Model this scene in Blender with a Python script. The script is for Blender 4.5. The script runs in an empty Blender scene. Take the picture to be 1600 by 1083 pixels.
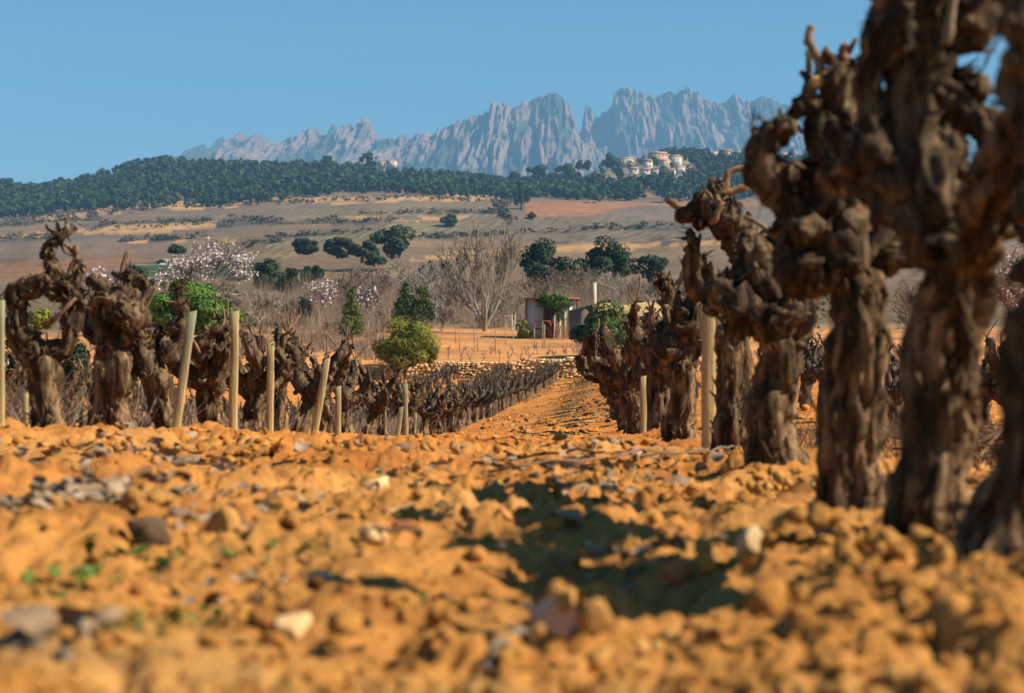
import bpy, bmesh, math, random
import numpy as np
from mathutils import Vector
sc = bpy.context.scene
COL = sc.collection
R = math.radians
F, VX, VY, E = 2700.0, 905.0, 580.0, 1.5     # focal length in photo pixels, vanishing point, eye height

# ------------------------------------------------------------------ camera, sky, sun, exposure
cam_d = bpy.data.cameras.new('camera'); cam = bpy.data.objects.new('camera', cam_d); COL.objects.link(cam)
cam.location = (0, 0, E); cam.rotation_euler = (R(90), 0, 0)
cam_d.sensor_width = 36; cam_d.lens = F / 1600 * 36
cam_d.shift_x = (800 - VX) / 1600; cam_d.shift_y = (VY - 541.5) / 1600
cam_d.clip_start = 0.05; cam_d.clip_end = 60000
cam_d.dof.use_dof = True; cam_d.dof.focus_distance = 22.0; cam_d.dof.aperture_fstop = 4.2
sc.camera = cam
SUN_EL = 40.0
SUN_AZ = math.atan2(1.0, -0.20)           # direction to the sun, from +Y towards +X
sdir = Vector((math.sin(SUN_AZ) * math.cos(R(SUN_EL)), math.cos(SUN_AZ) * math.cos(R(SUN_EL)), math.sin(R(SUN_EL))))
world = bpy.data.worlds.new('World'); sc.world = world; world.use_nodes = True
wn, wl = world.node_tree.nodes, world.node_tree.links
wn.clear()
sky = wn.new('ShaderNodeTexSky'); sky.sky_type = 'NISHITA'; sky.sun_disc = False
sky.sun_elevation = R(SUN_EL); sky.sun_rotation = SUN_AZ
sky.air_density = 1.0; sky.dust_density = 0.3; sky.ozone_density = 2.0; sky.altitude = 300
bg = wn.new('ShaderNodeBackground'); bg.inputs[1].default_value = 0.05
wo = wn.new('ShaderNodeOutputWorld')
hsv = wn.new('ShaderNodeHueSaturation'); hsv.inputs['Saturation'].default_value = 1.42; hsv.inputs['Hue'].default_value = 0.489
wl.new(sky.outputs[0], hsv.inputs['Color']); wl.new(hsv.outputs[0], bg.inputs[0]); wl.new(bg.outputs[0], wo.inputs[0])
sun_d = bpy.data.lights.new('sun', 'SUN'); sun_d.energy = 5.0; sun_d.angle = R(0.5); sun_d.color = (1.0, 0.88, 0.70)
sun = bpy.data.objects.new('sun', sun_d); COL.objects.link(sun)
sun.rotation_euler = (-sdir).to_track_quat('-Z', 'Y').to_euler(); sun.location = (20, -20, 40)
vs = sc.view_settings
vs.view_transform = 'Standard'; vs.look = 'None'; vs.gamma = 1; vs.use_curve_mapping = False; vs.exposure = 1.1
sc.cycles.use_denoising = True
sc.cycles.max_bounces = 6; sc.cycles.diffuse_bounces = 2; sc.cycles.glossy_bounces = 2; sc.cycles.transmission_bounces = 2
sc.cycles.volume_bounces = 0; sc.cycles.transparent_max_bounces = 8
sc.cycles.use_fast_gi = False

# ------------------------------------------------------------------ helpers
rng = np.random.default_rng(11)
random.seed(5)
_perm = np.random.default_rng(3).permutation(256).astype(np.int64); _perm = np.concatenate([_perm, _perm, _perm])
_val = np.random.default_rng(4).uniform(-1, 1, 256)
def noise(P):                                   # smooth value noise, -1..1
    P = np.asarray(P, float); I = np.floor(P).astype(np.int64); f = P - I; I &= 255
    u = f * f * f * (f * (f * 6 - 15) + 10)
    x0, y0, z0 = I[..., 0], I[..., 1], I[..., 2]; x1 = (x0 + 1) & 255; y1 = (y0 + 1) & 255; z1 = (z0 + 1) & 255
    h = lambda a, b, c: _val[_perm[_perm[_perm[a] + b] + c]]
    ux, uy, uz = u[..., 0], u[..., 1], u[..., 2]
    l = lambda a, b, t: a + (b - a) * t
    return l(l(l(h(x0, y0, z0), h(x1, y0, z0), ux), l(h(x0, y1, z0), h(x1, y1, z0), ux), uy),
             l(l(h(x0, y0, z1), h(x1, y0, z1), ux), l(h(x0, y1, z1), h(x1, y1, z1), ux), uy), uz)
def fbm(P, o=4, g=0.5):
    P = np.asarray(P, float); s = 0; a = 1.0; t = 0
    for i in range(o):
        s = s + a * noise(P * 2.03 ** i + 17.3 * i); t += a; a *= g
    return s / t
def worley(x, y, cell, seed):                   # distance to the nearest and second feature point, and that cell's random numbers
    X, Y = x / cell, y / cell; i, j = np.floor(X).astype(np.int64), np.floor(Y).astype(np.int64); b1 = np.full(X.shape, 9.0); b2 = b1.copy(); rid = np.zeros(X.shape, np.int64); dx = np.zeros(X.shape); dy = np.zeros(X.shape)
    for a in (-1, 0, 1):
        for b in (-1, 0, 1):
            h = _perm[_perm[(i + a + seed) & 255] + ((j + b) & 255)]; ux = X - (i + a + .5 + .45 * _val[h]); uy = Y - (j + b + .5 + .45 * _val[(h * 7 + 31) & 255]); d = ux * ux + uy * uy
            n1 = d < b1; b2 = np.where(n1, b1, np.minimum(b2, d)); b1 = np.where(n1, d, b1); rid = np.where(n1, h, rid); dx = np.where(n1, ux, dx); dy = np.where(n1, uy, dy)
    return np.sqrt(b1), np.sqrt(b2), rid, dx, dy
def xyz(x, y, z=0.0): return np.stack(np.broadcast_arrays(x, y, z), -1).astype(float)
def at(px, py, d): return Vector(((px - VX) / F * d, d, E + (VY - py) / F * d))
def smooth01(a, b, t): t = np.clip((t - a) / (b - a), 0, 1); return t * t * (3 - 2 * t)

def mesh_data(name, V, faces, smooth=False, col=None):
    V = np.asarray(V, np.float32).reshape(-1, 3)
    if isinstance(faces, np.ndarray): faces = [faces]
    faces = [np.asarray(f, np.int32) for f in faces if len(f)]
    me = bpy.data.meshes.new(name)
    me.vertices.add(len(V)); me.vertices.foreach_set('co', V.ravel())
    li = np.concatenate([f.ravel() for f in faces]); tot = np.concatenate([np.full(len(f), f.shape[1], np.int32) for f in faces])
    me.loops.add(len(li)); me.loops.foreach_set('vertex_index', li)
    me.polygons.add(len(tot)); me.polygons.foreach_set('loop_start', (np.cumsum(tot) - tot).astype(np.int32))
    me.update(calc_edges=True)
    if smooth: me.polygons.foreach_set('use_smooth', np.ones(len(tot), bool))
    if col is not None:
        for k, c in (col.items() if isinstance(col, dict) else {'Col': col}.items()):
            c = np.asarray(c, np.float32)
            a = me.color_attributes.new(k, 'FLOAT_COLOR', 'POINT')
            a.data.foreach_set('color', np.concatenate([c, np.ones((len(c), 1), np.float32)], 1).ravel())
    return me
def obj(name, me, mat=None, parent=None, loc=None, rot=None, scale=None):
    if mat is not None and len(me.materials) == 0: me.materials.append(mat)
    o = bpy.data.objects.new(name, me); COL.objects.link(o)
    if parent is not None: o.parent = parent
    if loc is not None: o.location = loc
    if rot is not None: o.rotation_euler = rot
    if scale is not None: o.scale = scale
    return o
def tag(o, label=None, cat=None, group=None, kind=None):
    if label: o['label'] = label
    if cat: o['category'] = cat
    if group: o['group'] = group
    if kind: o['kind'] = kind
    return o
def thing(name, label, cat, loc, rz=0.0, group=None, scale=None):
    o = bpy.data.objects.new(name, None); COL.objects.link(o); o.location = loc; o.rotation_euler = (0, 0, rz)
    o.empty_display_size = 0.1
    if scale is not None: o.scale = (scale,) * 3 if not hasattr(scale, '__len__') else scale
    return tag(o, label, cat, group)
def copy_tree(o, parent=None):
    c = o.copy(); COL.objects.link(c)
    if parent is not None: c.parent = parent
    for ch in list(o.children): copy_tree(ch, c)
    return c

class MB:                                       # collects shapes into one mesh
    def __init__(s): s.V = []; s.T = []; s.Q = []; s.n = 0
    def add(s, V, T=None, Q=None):
        V = np.asarray(V, float).reshape(-1, 3)
        if T is not None and len(T): s.T.append(np.asarray(T, int) + s.n)
        if Q is not None and len(Q): s.Q.append(np.asarray(Q, int) + s.n)
        s.V.append(V); s.n += len(V); return s
    def box(s, c, d, rz=0.0, taper=1.0):
        x, y, z = np.array(d) / 2
        V = np.array([(-x, -y, -z), (x, -y, -z), (x, y, -z), (-x, y, -z), (-x * taper, -y * taper, z), (x * taper, -y * taper, z), (x * taper, y * taper, z), (-x * taper, y * taper, z)])
        ca, sa = math.cos(rz), math.sin(rz)
        V = np.stack([V[:, 0] * ca - V[:, 1] * sa, V[:, 0] * sa + V[:, 1] * ca, V[:, 2]], 1) + np.array(c)
        return s.add(V, Q=[(3, 2, 1, 0), (4, 5, 6, 7), (0, 1, 5, 4), (1, 2, 6, 5), (2, 3, 7, 6), (3, 0, 4, 7)])
    def tube(s, P, r, n=8, round_ends=False):
        V, T, Q = tube(P, r, n, round_ends); return s.add(V, T, Q)
    def data(s, name, smooth=False):
        fs = []
        if s.T: fs.append(np.concatenate(s.T))
        if s.Q: fs.append(np.concatenate(s.Q))
        return mesh_data(name, np.concatenate(s.V), fs, smooth)
    def build(s, name, mat, parent=None, smooth=False, **k): return obj(name, s.data(name, smooth), mat, parent, **k)

def tube(P, r, n=8, round_ends=False):
    P = np.asarray(P, float); r = np.broadcast_to(np.asarray(r, float), (len(P),)).copy()
    if round_ends:
        a = (P[0] - P[1]); a /= np.linalg.norm(a) + 1e-9; b = (P[-1] - P[-2]); b /= np.linalg.norm(b) + 1e-9
        P = np.concatenate([[P[0] + a * r[0] * .9, P[0] + a * r[0] * .55], P, [P[-1] + b * r[-1] * .55, P[-1] + b * r[-1] * .9]])
        r = np.concatenate([[r[0] * .35, r[0] * .8], r, [r[-1] * .8, r[-1] * .35]])
    T = np.gradient(P, axis=0); T /= np.linalg.norm(T, axis=1, keepdims=True) + 1e-9
    ref = np.array([0.31, 0.95, 0.05]) if abs(T[:, 2]).mean() > .5 else np.array([0.1, 0.2, 0.97])
    U = np.cross(T, ref); U /= np.linalg.norm(U, axis=1, keepdims=True) + 1e-9; W = np.cross(T, U)
    th = np.arange(n) / n * 2 * math.pi
    V = P[:, None] + r[:, None, None] * (np.cos(th)[None, :, None] * U[:, None] + np.sin(th)[None, :, None] * W[:, None])
    m = len(P); i = np.arange(m - 1)[:, None]; j = np.arange(n)[None]
    Q = np.stack(np.broadcast_arrays(i * n + j, i * n + (j + 1) % n, (i + 1) * n + (j + 1) % n, (i + 1) * n + j), -1).reshape(-1, 4)
    V = np.concatenate([V.reshape(-1, 3), P[:1], P[-1:]])
    jj = np.arange(n); a, b = m * n, m * n + 1
    Tr = np.concatenate([np.stack([(jj + 1) % n, jj, np.full(n, a)], 1), np.stack([(m - 1) * n + jj, (m - 1) * n + (jj + 1) % n, np.full(n, b)], 1)])
    return V, Tr, Q
def grid_faces(nr, nc):
    i = np.arange(nr - 1)[:, None]; j = np.arange(nc - 1)[None]
    return np.stack(np.broadcast_arrays(i * nc + j, i * nc + j + 1, (i + 1) * nc + j + 1, (i + 1) * nc + j), -1).reshape(-1, 4)
def icosphere(sub):
    bm = bmesh.new(); bmesh.ops.create_icosphere(bm, subdivisions=sub, radius=1.0)
    V = np.array([v.co[:] for v in bm.verts]); T = np.array([[v.index for v in f.verts] for f in bm.faces]); bm.free()
    return V, T
def rot_rand(n, g):                             # n random rotation matrices
    q = g.normal(size=(n, 4)); q /= np.linalg.norm(q, axis=1, keepdims=True); w, x, y, z = q.T
    return np.stack([1 - 2 * (y * y + z * z), 2 * (x * y - z * w), 2 * (x * z + y * w), 2 * (x * y + z * w), 1 - 2 * (x * x + z * z), 2 * (y * z - x * w),
                     2 * (x * z - y * w), 2 * (y * z + x * w), 1 - 2 * (x * x + y * y)], -1).reshape(n, 3, 3)

# ------------------------------------------------------------------ materials
class NT:
    def __init__(s, name):
        s.m = bpy.data.materials.new(name); s.m.use_nodes = True; s.t = s.m.node_tree; s.t.nodes.clear()
        s.out = s.new('ShaderNodeOutputMaterial'); s.b = s.new('ShaderNodeBsdfPrincipled'); s.link(s.b.outputs[0], s.out.inputs[0])
        s.b.inputs['Specular IOR Level'].default_value = 0.15; s.b.inputs['Roughness'].default_value = 0.9
    def new(s, t): return s.t.nodes.new(t)
    def link(s, a, b): s.t.links.new(a, b)
    def coords(s, obj_space=False):
        if obj_space: return s.new('ShaderNodeTexCoord').outputs['Object']
        return s.new('ShaderNodeNewGeometry').outputs['Position']
    def mapping(s, vec, scale):
        m = s.new('ShaderNodeMapping'); m.inputs['Scale'].default_value = scale; s.link(vec, m.inputs[0]); return m.outputs[0]
    def noise(s, vec, scale, detail=4, rough=0.55, dist=0.0):
        n = s.new('ShaderNodeTexNoise'); n.inputs['Scale'].default_value = scale; n.inputs['Detail'].default_value = detail
        n.inputs['Roughness'].default_value = rough; n.inputs['Distortion'].default_value = dist
        if vec is not None: s.link(vec, n.inputs['Vector'])
        return n.outputs[0]
    def ramp(s, fac, stops):
        r = s.new('ShaderNodeValToRGB'); e = r.color_ramp.elements
        while len(e) < len(stops): e.new(0.5)
        for k, (p, c) in enumerate(stops): e[k].position = p; e[k].color = (*c, 1) if len(c) == 3 else c
        s.link(fac, r.inputs[0]); return r.outputs[0]
    def mix(s, a, b, fac, mode='MIX'):
        m = s.new('ShaderNodeMix'); m.data_type = 'RGBA'; m.blend_type = mode
        for v, i in ((fac, 0), (a, 6), (b, 7)):
            if hasattr(v, 'is_output'): s.link(v, m.inputs[i])
            else: m.inputs[i].default_value = v if i == 0 else ((*v, 1) if len(v) == 3 else v)
        return m.outputs[2]
    def rand(s): return s.new('ShaderNodeNewGeometry').outputs['Random Per Island']
    def orand(s): return s.new('ShaderNodeObjectInfo').outputs['Random']
    def attr(s, name): a = s.new('ShaderNodeAttribute'); a.attribute_name = name; return a.outputs['Color']
    def bump(s, h, strength=0.5, dist=0.01):
        b = s.new('ShaderNodeBump'); b.inputs['Strength'].default_value = strength; b.inputs['Distance'].default_value = dist
        s.link(h, b.inputs['Height']); s.link(b.outputs[0], s.b.inputs['Normal'])
    def color(s, c):
        if hasattr(c, 'is_output'): s.link(c, s.b.inputs['Base Color'])
        else: s.b.inputs['Base Color'].default_value = (*c, 1)
        return s.m
W3 = (0, 0, 0)
def flat_var(name, stops, scale=3.0, bump=0.3, bscale=30.0, bdist=0.01, rough=0.9, per='obj', spec=0.15, detail=4):
    n = NT(name); p = n.coords(); c = n.ramp(n.noise(p, scale, detail), stops)
    v = n.orand() if per == 'obj' else n.rand()
    hsv = n.new('ShaderNodeHueSaturation'); mr = n.new('ShaderNodeMapRange'); mr.inputs[3].default_value = 0.72; mr.inputs[4].default_value = 1.28
    n.link(v, mr.inputs[0]); n.link(mr.outputs[0], hsv.inputs['Value']); n.link(c, hsv.inputs['Color'])
    n.b.inputs['Roughness'].default_value = rough; n.b.inputs['Specular IOR Level'].default_value = spec
    if bump: n.bump(n.noise(p, bscale, 5), bump, bdist)
    return n.color(hsv.outputs[0])
def leaf_mat(name, c0, c1, c2, scale=0.6, trans=0.0):
    n = NT(name); p = n.coords()
    a = n.ramp(n.rand(), [(0.0, c0), (0.55, c1), (1.0, c2)])
    b = n.ramp(n.noise(p, scale, 2), [(0.3, c0), (0.7, c2)])
    n.b.inputs['Roughness'].default_value = 0.7
    return n.color(n.mix(a, b, 0.35))
def soil_mat(name, c0, c1, c2, big=0.9, fine=1.0):
    n = NT(name); p = n.coords()
    c = n.ramp(n.noise(p, big, 5, 0.6), [(0.3, c0), (0.5, c1), (0.72, c2)])
    sy = n.new('ShaderNodeSeparateXYZ'); n.link(p, sy.inputs[0]); yr = n.new('ShaderNodeMapRange'); yr.inputs[1].default_value = 4.5; yr.inputs[2].default_value = 10.0; yr.inputs[4].default_value = 0.85; n.link(sy.outputs[1], yr.inputs[0])
    c = n.mix(c, n.mix(c, (0.95, 0.78, 0.62), 1.0, 'MULTIPLY'), yr.outputs[0])      # redder earth in the vineyard than on the headland
    c = n.mix(c, n.ramp(n.noise(p, 14, 5, 0.65), [(0.35, (0.55, 0.50, 0.45)), (0.6, (1.1, 1.08, 1.05))]), 0.55, 'MULTIPLY')
    grit = n.ramp(n.noise(p, 90, 3, 0.7), [(0.62, (0, 0, 0)), (0.72, (1, 1, 1))])
    gr = n.new('ShaderNodeSeparateColor'); n.link(grit, gr.inputs[0])
    mm = n.new('ShaderNodeMath'); mm.operation = 'MULTIPLY'; mm.inputs[1].default_value = 0.35; n.link(gr.outputs[0], mm.inputs[0])
    c = n.mix(c, (0.62, 0.40, 0.17), mm.outputs[0])
    c = n.mix(c, n.ramp(n.noise(p, 3.2, 8, 0.75), [(0.36, (0.50, 0.47, 0.42)), (0.52, (1.0, 1.0, 1.0)), (0.70, (1.12, 1.10, 1.06))]), 0.7, 'MULTIPLY')
    add = n.new('ShaderNodeMath'); n.link(n.noise(p, 55, 6, 0.7), add.inputs[0]); n.link(n.noise(p, 160, 4, 0.7), add.inputs[1])
    n.bump(add.outputs[0], 0.9 * fine, 0.014)
    n.b.inputs['Roughness'].default_value = 0.95
    return n.color(c)
M = {}
M['soil'] = soil_mat('orange_soil', (0.50, 0.19, 0.045), (0.63, 0.285, 0.07), (0.66, 0.355, 0.115))
M['clod'] = soil_mat('soil_clod', (0.52, 0.21, 0.045), (0.62, 0.30, 0.07), (0.66, 0.38, 0.13), big=3.0)
def bark_mat(name, dark, mid, light, moss=None):
    n = NT(name); p = n.coords(True)
    q = n.mapping(p, (1, 1, 0.22))
    f = n.noise(q, 22, 6, 0.65, 0.6)
    c = n.ramp(f, [(0.36, dark), (0.5, mid), (0.63, light)])
    c = n.mix(c, n.ramp(n.noise(p, 5, 3), [(0.35, (0.75, 0.72, 0.70)), (0.65, (1.15, 1.08, 1.0))]), 0.8, 'MULTIPLY')
    if moss:
        s = n.new('ShaderNodeSeparateColor'); n.link(n.ramp(n.noise(p, 9, 4, 0.6), [(0.60, W3), (0.72, (0.6, 0.6, 0.6))]), s.inputs[0])
        c = n.mix(c, moss, s.outputs[0])
    add = n.new('ShaderNodeMath'); n.link(n.noise(q, 60, 6, 0.7, 0.4), add.inputs[0]); n.link(n.noise(p, 130, 4, 0.6), add.inputs[1])
    n.bump(add.outputs[0], 1.0, 0.010)
    n.b.inputs['Roughness'].default_value = 0.95
    return n.color(c)
M['bark'] = bark_mat('vine_bark', (0.024, 0.016, 0.010), (0.112, 0.072, 0.040), (0.32, 0.215, 0.12))
M['head'] = bark_mat('vine_head_bark', (0.020, 0.014, 0.010), (0.078, 0.053, 0.033), (0.22, 0.152, 0.088), (0.22, 0.165, 0.07))
M['bark_far'] = bark_mat('vine_bark_far', (0.028, 0.023, 0.019), (0.070, 0.056, 0.044), (0.14, 0.112, 0.085))
M['trunk_far'] = bark_mat('vine_trunk_far', (0.04, 0.027, 0.018), (0.115, 0.078, 0.048), (0.21, 0.145, 0.085))
M['cane'] = flat_var('cane_wood', [(0.3, (0.11, 0.058, 0.034)), (0.7, (0.22, 0.125, 0.072))], 20, 0.4, 120, 0.004)
M['cane_grey'] = flat_var('cane_grey', [(0.3, (0.12, 0.09, 0.062)), (0.7, (0.22, 0.165, 0.11))], 20, 0.4, 120, 0.004)
M['cut'] = flat_var('cut_wood', [(0.3, (0.55, 0.27, 0.09)), (0.7, (0.66, 0.36, 0.14))], 40, 0.2, 100, 0.003)
# ------------------------------------------------------------------ terrain functions
LY = [-8, 1, 2, 3, 4.5, 6, 7.4, 8.45, 12.3, 16.4, 27, 33, 45, 68, 100, 103]
LH = [.31, .30, .29, .285, .28, .285, .30, .344, .50, .67, 1.10, 1.22, 1.25, 1.0, .44, .44]
RY = [-8, 1, 2, 2.35, 3.22, 4.13, 5.75, 7.47, 12.1, 18.5, 21.9, 33, 55, 100, 103]
RH = [.34, .33, .33, .35, .34, .37, .36, .40, .515, .75, .77, .74, .62, .44, .44]
XLY = [0, 7.4, 8.45, 12.3, 16.4, 22, 27, 33, 45, 68, 100]; XLV = [-2.29, -2.29, -2.28, -2.32, -2.40, -2.49, -2.55, -2.5, -2.42, -1.89, -1.3]
XRY = [0, 2.35, 33, 55, 100]; XRV = [.6, .62, .67, .82, 1.15]
def row_x(y, k): return np.interp(y, XLY, XLV) if k == 'L' else np.interp(y, XRY, XRV)
def ground_base(x, y):
    hl, hr = np.interp(y, LY, LH), np.interp(y, RY, RH); xl, xr = row_x(y, 'L'), row_x(y, 'R')
    t = np.clip((x - xl) / (xr - xl), -1.2, 2.2)
    return E - (hl + (hr - hl) * t)
def ground_z(x, y):
    x = np.asarray(x, float); y = np.asarray(y, float)
    z = ground_base(x, y); k = np.clip(1.3 - y / 45, .25, 1)
    z = z + .035 * np.exp(-((x - row_x(y, 'R')) / .28) ** 2) + .03 * np.exp(-((x - row_x(y, 'L')) / .4) ** 2) * (y < 60)
    z = z + k * (.035 * noise(xyz(x * 2.2, y * 2.2, 3)) + .030 * noise(xyz(x * 5.5, y * 5.5, 9)))
    return z
def clod_layer(x, y, cell, seed, amp):
    wx_ = x + .35 * cell * noise(xyz(x / cell * 1.4, y / cell * 1.4, seed)); wy_ = y + .35 * cell * noise(xyz(x / cell * 1.4, y / cell * 1.4, seed + 40))
    f1, f2, rid, dx, dy = worley(wx_, wy_, cell, seed); r = _val[rid]; r2 = _val[(rid * 5 + 11) & 255]; r3 = _val[(rid * 3 + 77) & 255]
    edge = np.clip((f2 - f1) * 2.2, 0, 1) ** .6
    return amp * (edge * (.55 + .55 * r) + .55 * (dx * r2 + dy * r3) * edge)
def ground_fine(x, y):
    k = np.clip(1.25 - y / 30, .15, 1)
    c = noise(xyz(x * 60, y * 60, 7.5)); d = noise(xyz(x * 26, y * 26, 3.5)); m = .55 + .6 * noise(xyz(x * 1.3, y * 1.3, 21))
    return k * (m * (clod_layer(x, y, .13, 3, .052) + clod_layer(x, y, .06, 8, .027)) + clod_layer(x, y, .03, 5, .010) + .005 * c + .006 * d - .02)
# --- vineyard ground: one sheet
def spaced(segs):
    out = []
    for a, b, n in segs: out.append(np.linspace(a, b, n, endpoint=False))
    return np.concatenate(out + [[segs[-1][1]]])
yy = np.concatenate([np.linspace(-8, 1.1, 24, endpoint=False), 1.1 * np.exp(np.linspace(0, math.log(101.4 / 1.1), 560))])
ss = np.linspace(-1, 1, 620); ss = .42 * ss + .58 * ss ** 3
hw = np.maximum(5.0, .60 * np.abs(yy) + 3.2)
GX = ss[None] * hw[:, None] - .05 * yy[:, None].clip(0); GY = np.repeat(yy[:, None], len(ss), 1)
GZ = ground_z(GX, GY) + ground_fine(GX, GY)
g = obj('ground', mesh_data('ground', np.stack([GX, GY, GZ], -1), grid_faces(*GX.shape), True), M['soil'])
tag(g, 'stony orange vineyard soil, dry and freshly tilled', kind='structure')

# --- hillside beyond the stone wall, table of elevation angles by column and distance
TC = [-900, 0, 200, 400, 600, 800, 1000, 1250, 1600, 2500]
TT = {101.3: [570, 572, 572, 572, 571, 566, 560, 560, 560, 560], 108: [562, 562, 560, 560, 560, 556, 552, 552, 552, 552],
      125: [545, 545, 545, 542, 540, 540, 538, 536, 540, 540], 140: [532, 532, 532, 528, 526, 526, 526, 526, 530, 530],
      165: [518, 518, 515, 512, 510, 508, 508, 508, 515, 515], 200: [500, 500, 497, 495, 492, 490, 490, 490, 500, 500],
      260: [470, 470, 465, 463, 462, 462, 462, 462, 470, 470], 350: [450, 450, 445, 443, 443, 445, 448, 448, 450, 450],
      450: [435, 435, 430, 428, 425, 425, 425, 425, 430, 430], 650: [412, 412, 405, 395, 390, 392, 395, 395, 400, 400],
      900: [388, 385, 376, 362, 355, 358, 362, 362, 370, 370], 1200: [365, 362, 348, 335, 326, 330, 335, 335, 345, 345],
      1500: [350, 345, 327, 316, 305, 313, 316, 316, 325, 325]}
RIDGE = [(-900, 300), (-200, 300), (0, 288), (60, 292), (100, 286), (150, 273), (200, 258), (250, 248), (300, 253), (400, 255), (500, 258), (600, 262),
         (700, 270), (750, 276), (800, 282), (850, 280), (900, 274), (950, 254), (1000, 240), (1050, 234), (1100, 236), (1150, 242), (1250, 246), (1600, 262), (2500, 300)]
RX, RYV = [a for a, b in RIDGE], [b + 8 for a, b in RIDGE]
TD = sorted(TT) + [2100, 2500, 3500, 7000]
def ycol(d, px):
    if d in TT: return np.interp(px, TC, TT[d])
    r = np.interp(px, RX, RYV)
    return {2100: r, 2500: r + 14, 3500: r * 0 + 340, 7000: r * 0 + 360}[d]
_tpx = np.arange(-900, 2501, 10.0)
_ty = np.array([ycol(d, _tpx) for d in TD]); _tz = (VY - _ty) / F * np.array(TD)[:, None]
_ld = np.log(TD)
def terr_z(px, d):                              # bilinear in (column, log distance), with terraces and roughness
    px = np.asarray(px, float); d = np.asarray(d, float)
    u = np.clip((px + 900) / 10, 0, len(_tpx) - 1.001); i = u.astype(int); fu = u - i
    v = np.interp(np.log(d), _ld, np.arange(len(TD))); j = np.clip(v.astype(int), 0, len(TD) - 2); fv = v - j
    a = _tz[j, i] * (1 - fu) + _tz[j, i + 1] * fu; b = _tz[j + 1, i] * (1 - fu) + _tz[j + 1, i + 1] * fu
    da, db = np.array(TD)[j], np.array(TD)[j + 1]; fv = (d - da) / (db - da)
    z = a * (1 - fv) + b * fv
    x = (px - VX) / F * d
    k = np.clip((d - 101) / 900, 0, 1)
    z = z + (0.12 + 3.2 * k) * fbm(xyz(x / (12 + 90 * k), d / (12 + 90 * k), 2.0), 3)
    w = smooth01(380, 520, d) * (1 - smooth01(1450, 1550, d))            # terraced fields
    st = 7.0; q = z / st + .35 * noise(xyz(x / 160, d / 160, 5.0)); fr = q - np.floor(q)
    z = z + w * st * .55 * (smooth01(.72, .98, fr) - fr)
    return E + z
def terr_at(px, d): return Vector(((px - VX) / F * d, d, float(terr_z(px, d))))
def find_d(px, py, lo=300, hi=2300):            # distance at which the hillside shows at this height
    ds = np.linspace(lo, hi, 900); z = terr_z(np.full(900, float(px)), ds); v = VY - (z - E) * F / ds
    k = np.argmax(v <= py); return float(ds[k]) if v[k] <= py else float(hi)
tpx = np.concatenate([np.arange(-900, -60, 40.0), np.arange(-60, 1660, 4.6), np.arange(1660, 2501, 40.0)])
tdd = np.concatenate([[101.29], 101.3 * np.exp(np.linspace(0, math.log(2150 / 101.3), 330)), [2250, 2350, 2500, 2800, 3200, 3500, 4500, 5500, 7000]])
PX, D = np.meshgrid(tpx, tdd)
TZ = terr_z(PX, D); TZ[0] = E - 1.6; TX = (PX - VX) / F * D
YV = VY - (TZ - E) * F / D
colr = np.zeros(PX.shape + (3,)); rows = np.zeros(PX.shape)
nz = fbm(xyz(TX / 60, D / 60, 1.0), 4); nf = fbm(xyz(TX / 9, D / 9, 6.0), 3); nb = noise(xyz(TX / 130, D / 220, 8.0))
base = np.array([.235, .160, .105]); alt = np.array([.30, .20, .12]); grey = np.array([.19, .15, .115])
colr[:] = base; colr += (alt - base) * smooth01(-.1, .5, nz)[..., None]; colr += (grey - base) * smooth01(0, .5, nb)[..., None] * .8
near = (D < 330)                                 # orange terrace soil behind the wall
so = np.array([.56, .255, .085]); s2 = np.array([.38, .18, .07])
m = (1 - smooth01(150, 175, D))[..., None]; colr = colr * (1 - m) + m * (so + (s2 - so) * smooth01(-.1, .5, nf)[..., None])
m = (smooth01(150, 175, D) * (1 - smooth01(300, 420, D)))[..., None]; colr = colr * (1 - m) + m * (np.array([.20, .135, .07]) + .05 * nf[..., None])
def patch(poly, c, soft=3.0, rag=2.5, k=1.0):
    P = np.array(poly, float); x, y = PX + rag * 2 * nf, YV + rag * nz; ins = np.zeros(PX.shape, bool); j = len(P) - 1
    for i in range(len(P)):
        cnd = ((P[i, 1] > y) != (P[j, 1] > y)); dy = (P[j, 1] - P[i, 1]) or 1e-9
        ins ^= cnd & (x < (P[j, 0] - P[i, 0]) * (y - P[i, 1]) / dy + P[i, 0]); j = i
    ins &= (D > 175) & (D < 2120)
    colr[ins] = colr[ins] * (1 - k) + k * np.array(c) * (1 + .25 * nf[ins])[:, None]; return ins
def strip(x0, y0, x1, y1, t, c): 
    n = 8; xs = np.linspace(x0, x1, n); ys = np.linspace(y0, y1, n); h = t * .5 * np.sin(np.linspace(.25, math.pi - .25, n))
    patch([(a, b - q) for a, b, q in zip(xs, ys, h)] + [(a, b + q) for a, b, q in list(zip(xs, ys, h))[::-1]], c, rag=1.6)
OCH = (.62, .36, .15)
rows[patch([(360, 338), (600, 318), (790, 316), (790, 332), (600, 338), (380, 346)], (.27, .20, .125))] = 1
rows[patch([(420, 372), (640, 345), (770, 335), (800, 352), (600, 376), (420, 396)], (.25, .20, .125))] = 1
rows[patch([(210, 345), (380, 330), (560, 316), (560, 326), (360, 344)], (.24, .18, .125))] = 1
rows[patch([(380, 398), (470, 384), (470, 404), (330, 410)], (.31, .22, .12))] = 1
rows[patch([(800, 340), (1250, 338), (1250, 380), (800, 378)], (.215, .165, .12))] = .6
patch([(0, 380), (300, 372), (300, 392), (0, 404)], (.255, .175, .125)); patch([(0, 408), (210, 398), (230, 412), (0, 440)], (.30, .155, .085))
patch([(820, 316), (1250, 316), (1250, 326), (1000, 330), (920, 334), (826, 340)], (.42, .19, .09))
patch([(1000, 320), (1250, 322), (1250, 340), (900, 342)], (.23, .17, .125))
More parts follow.
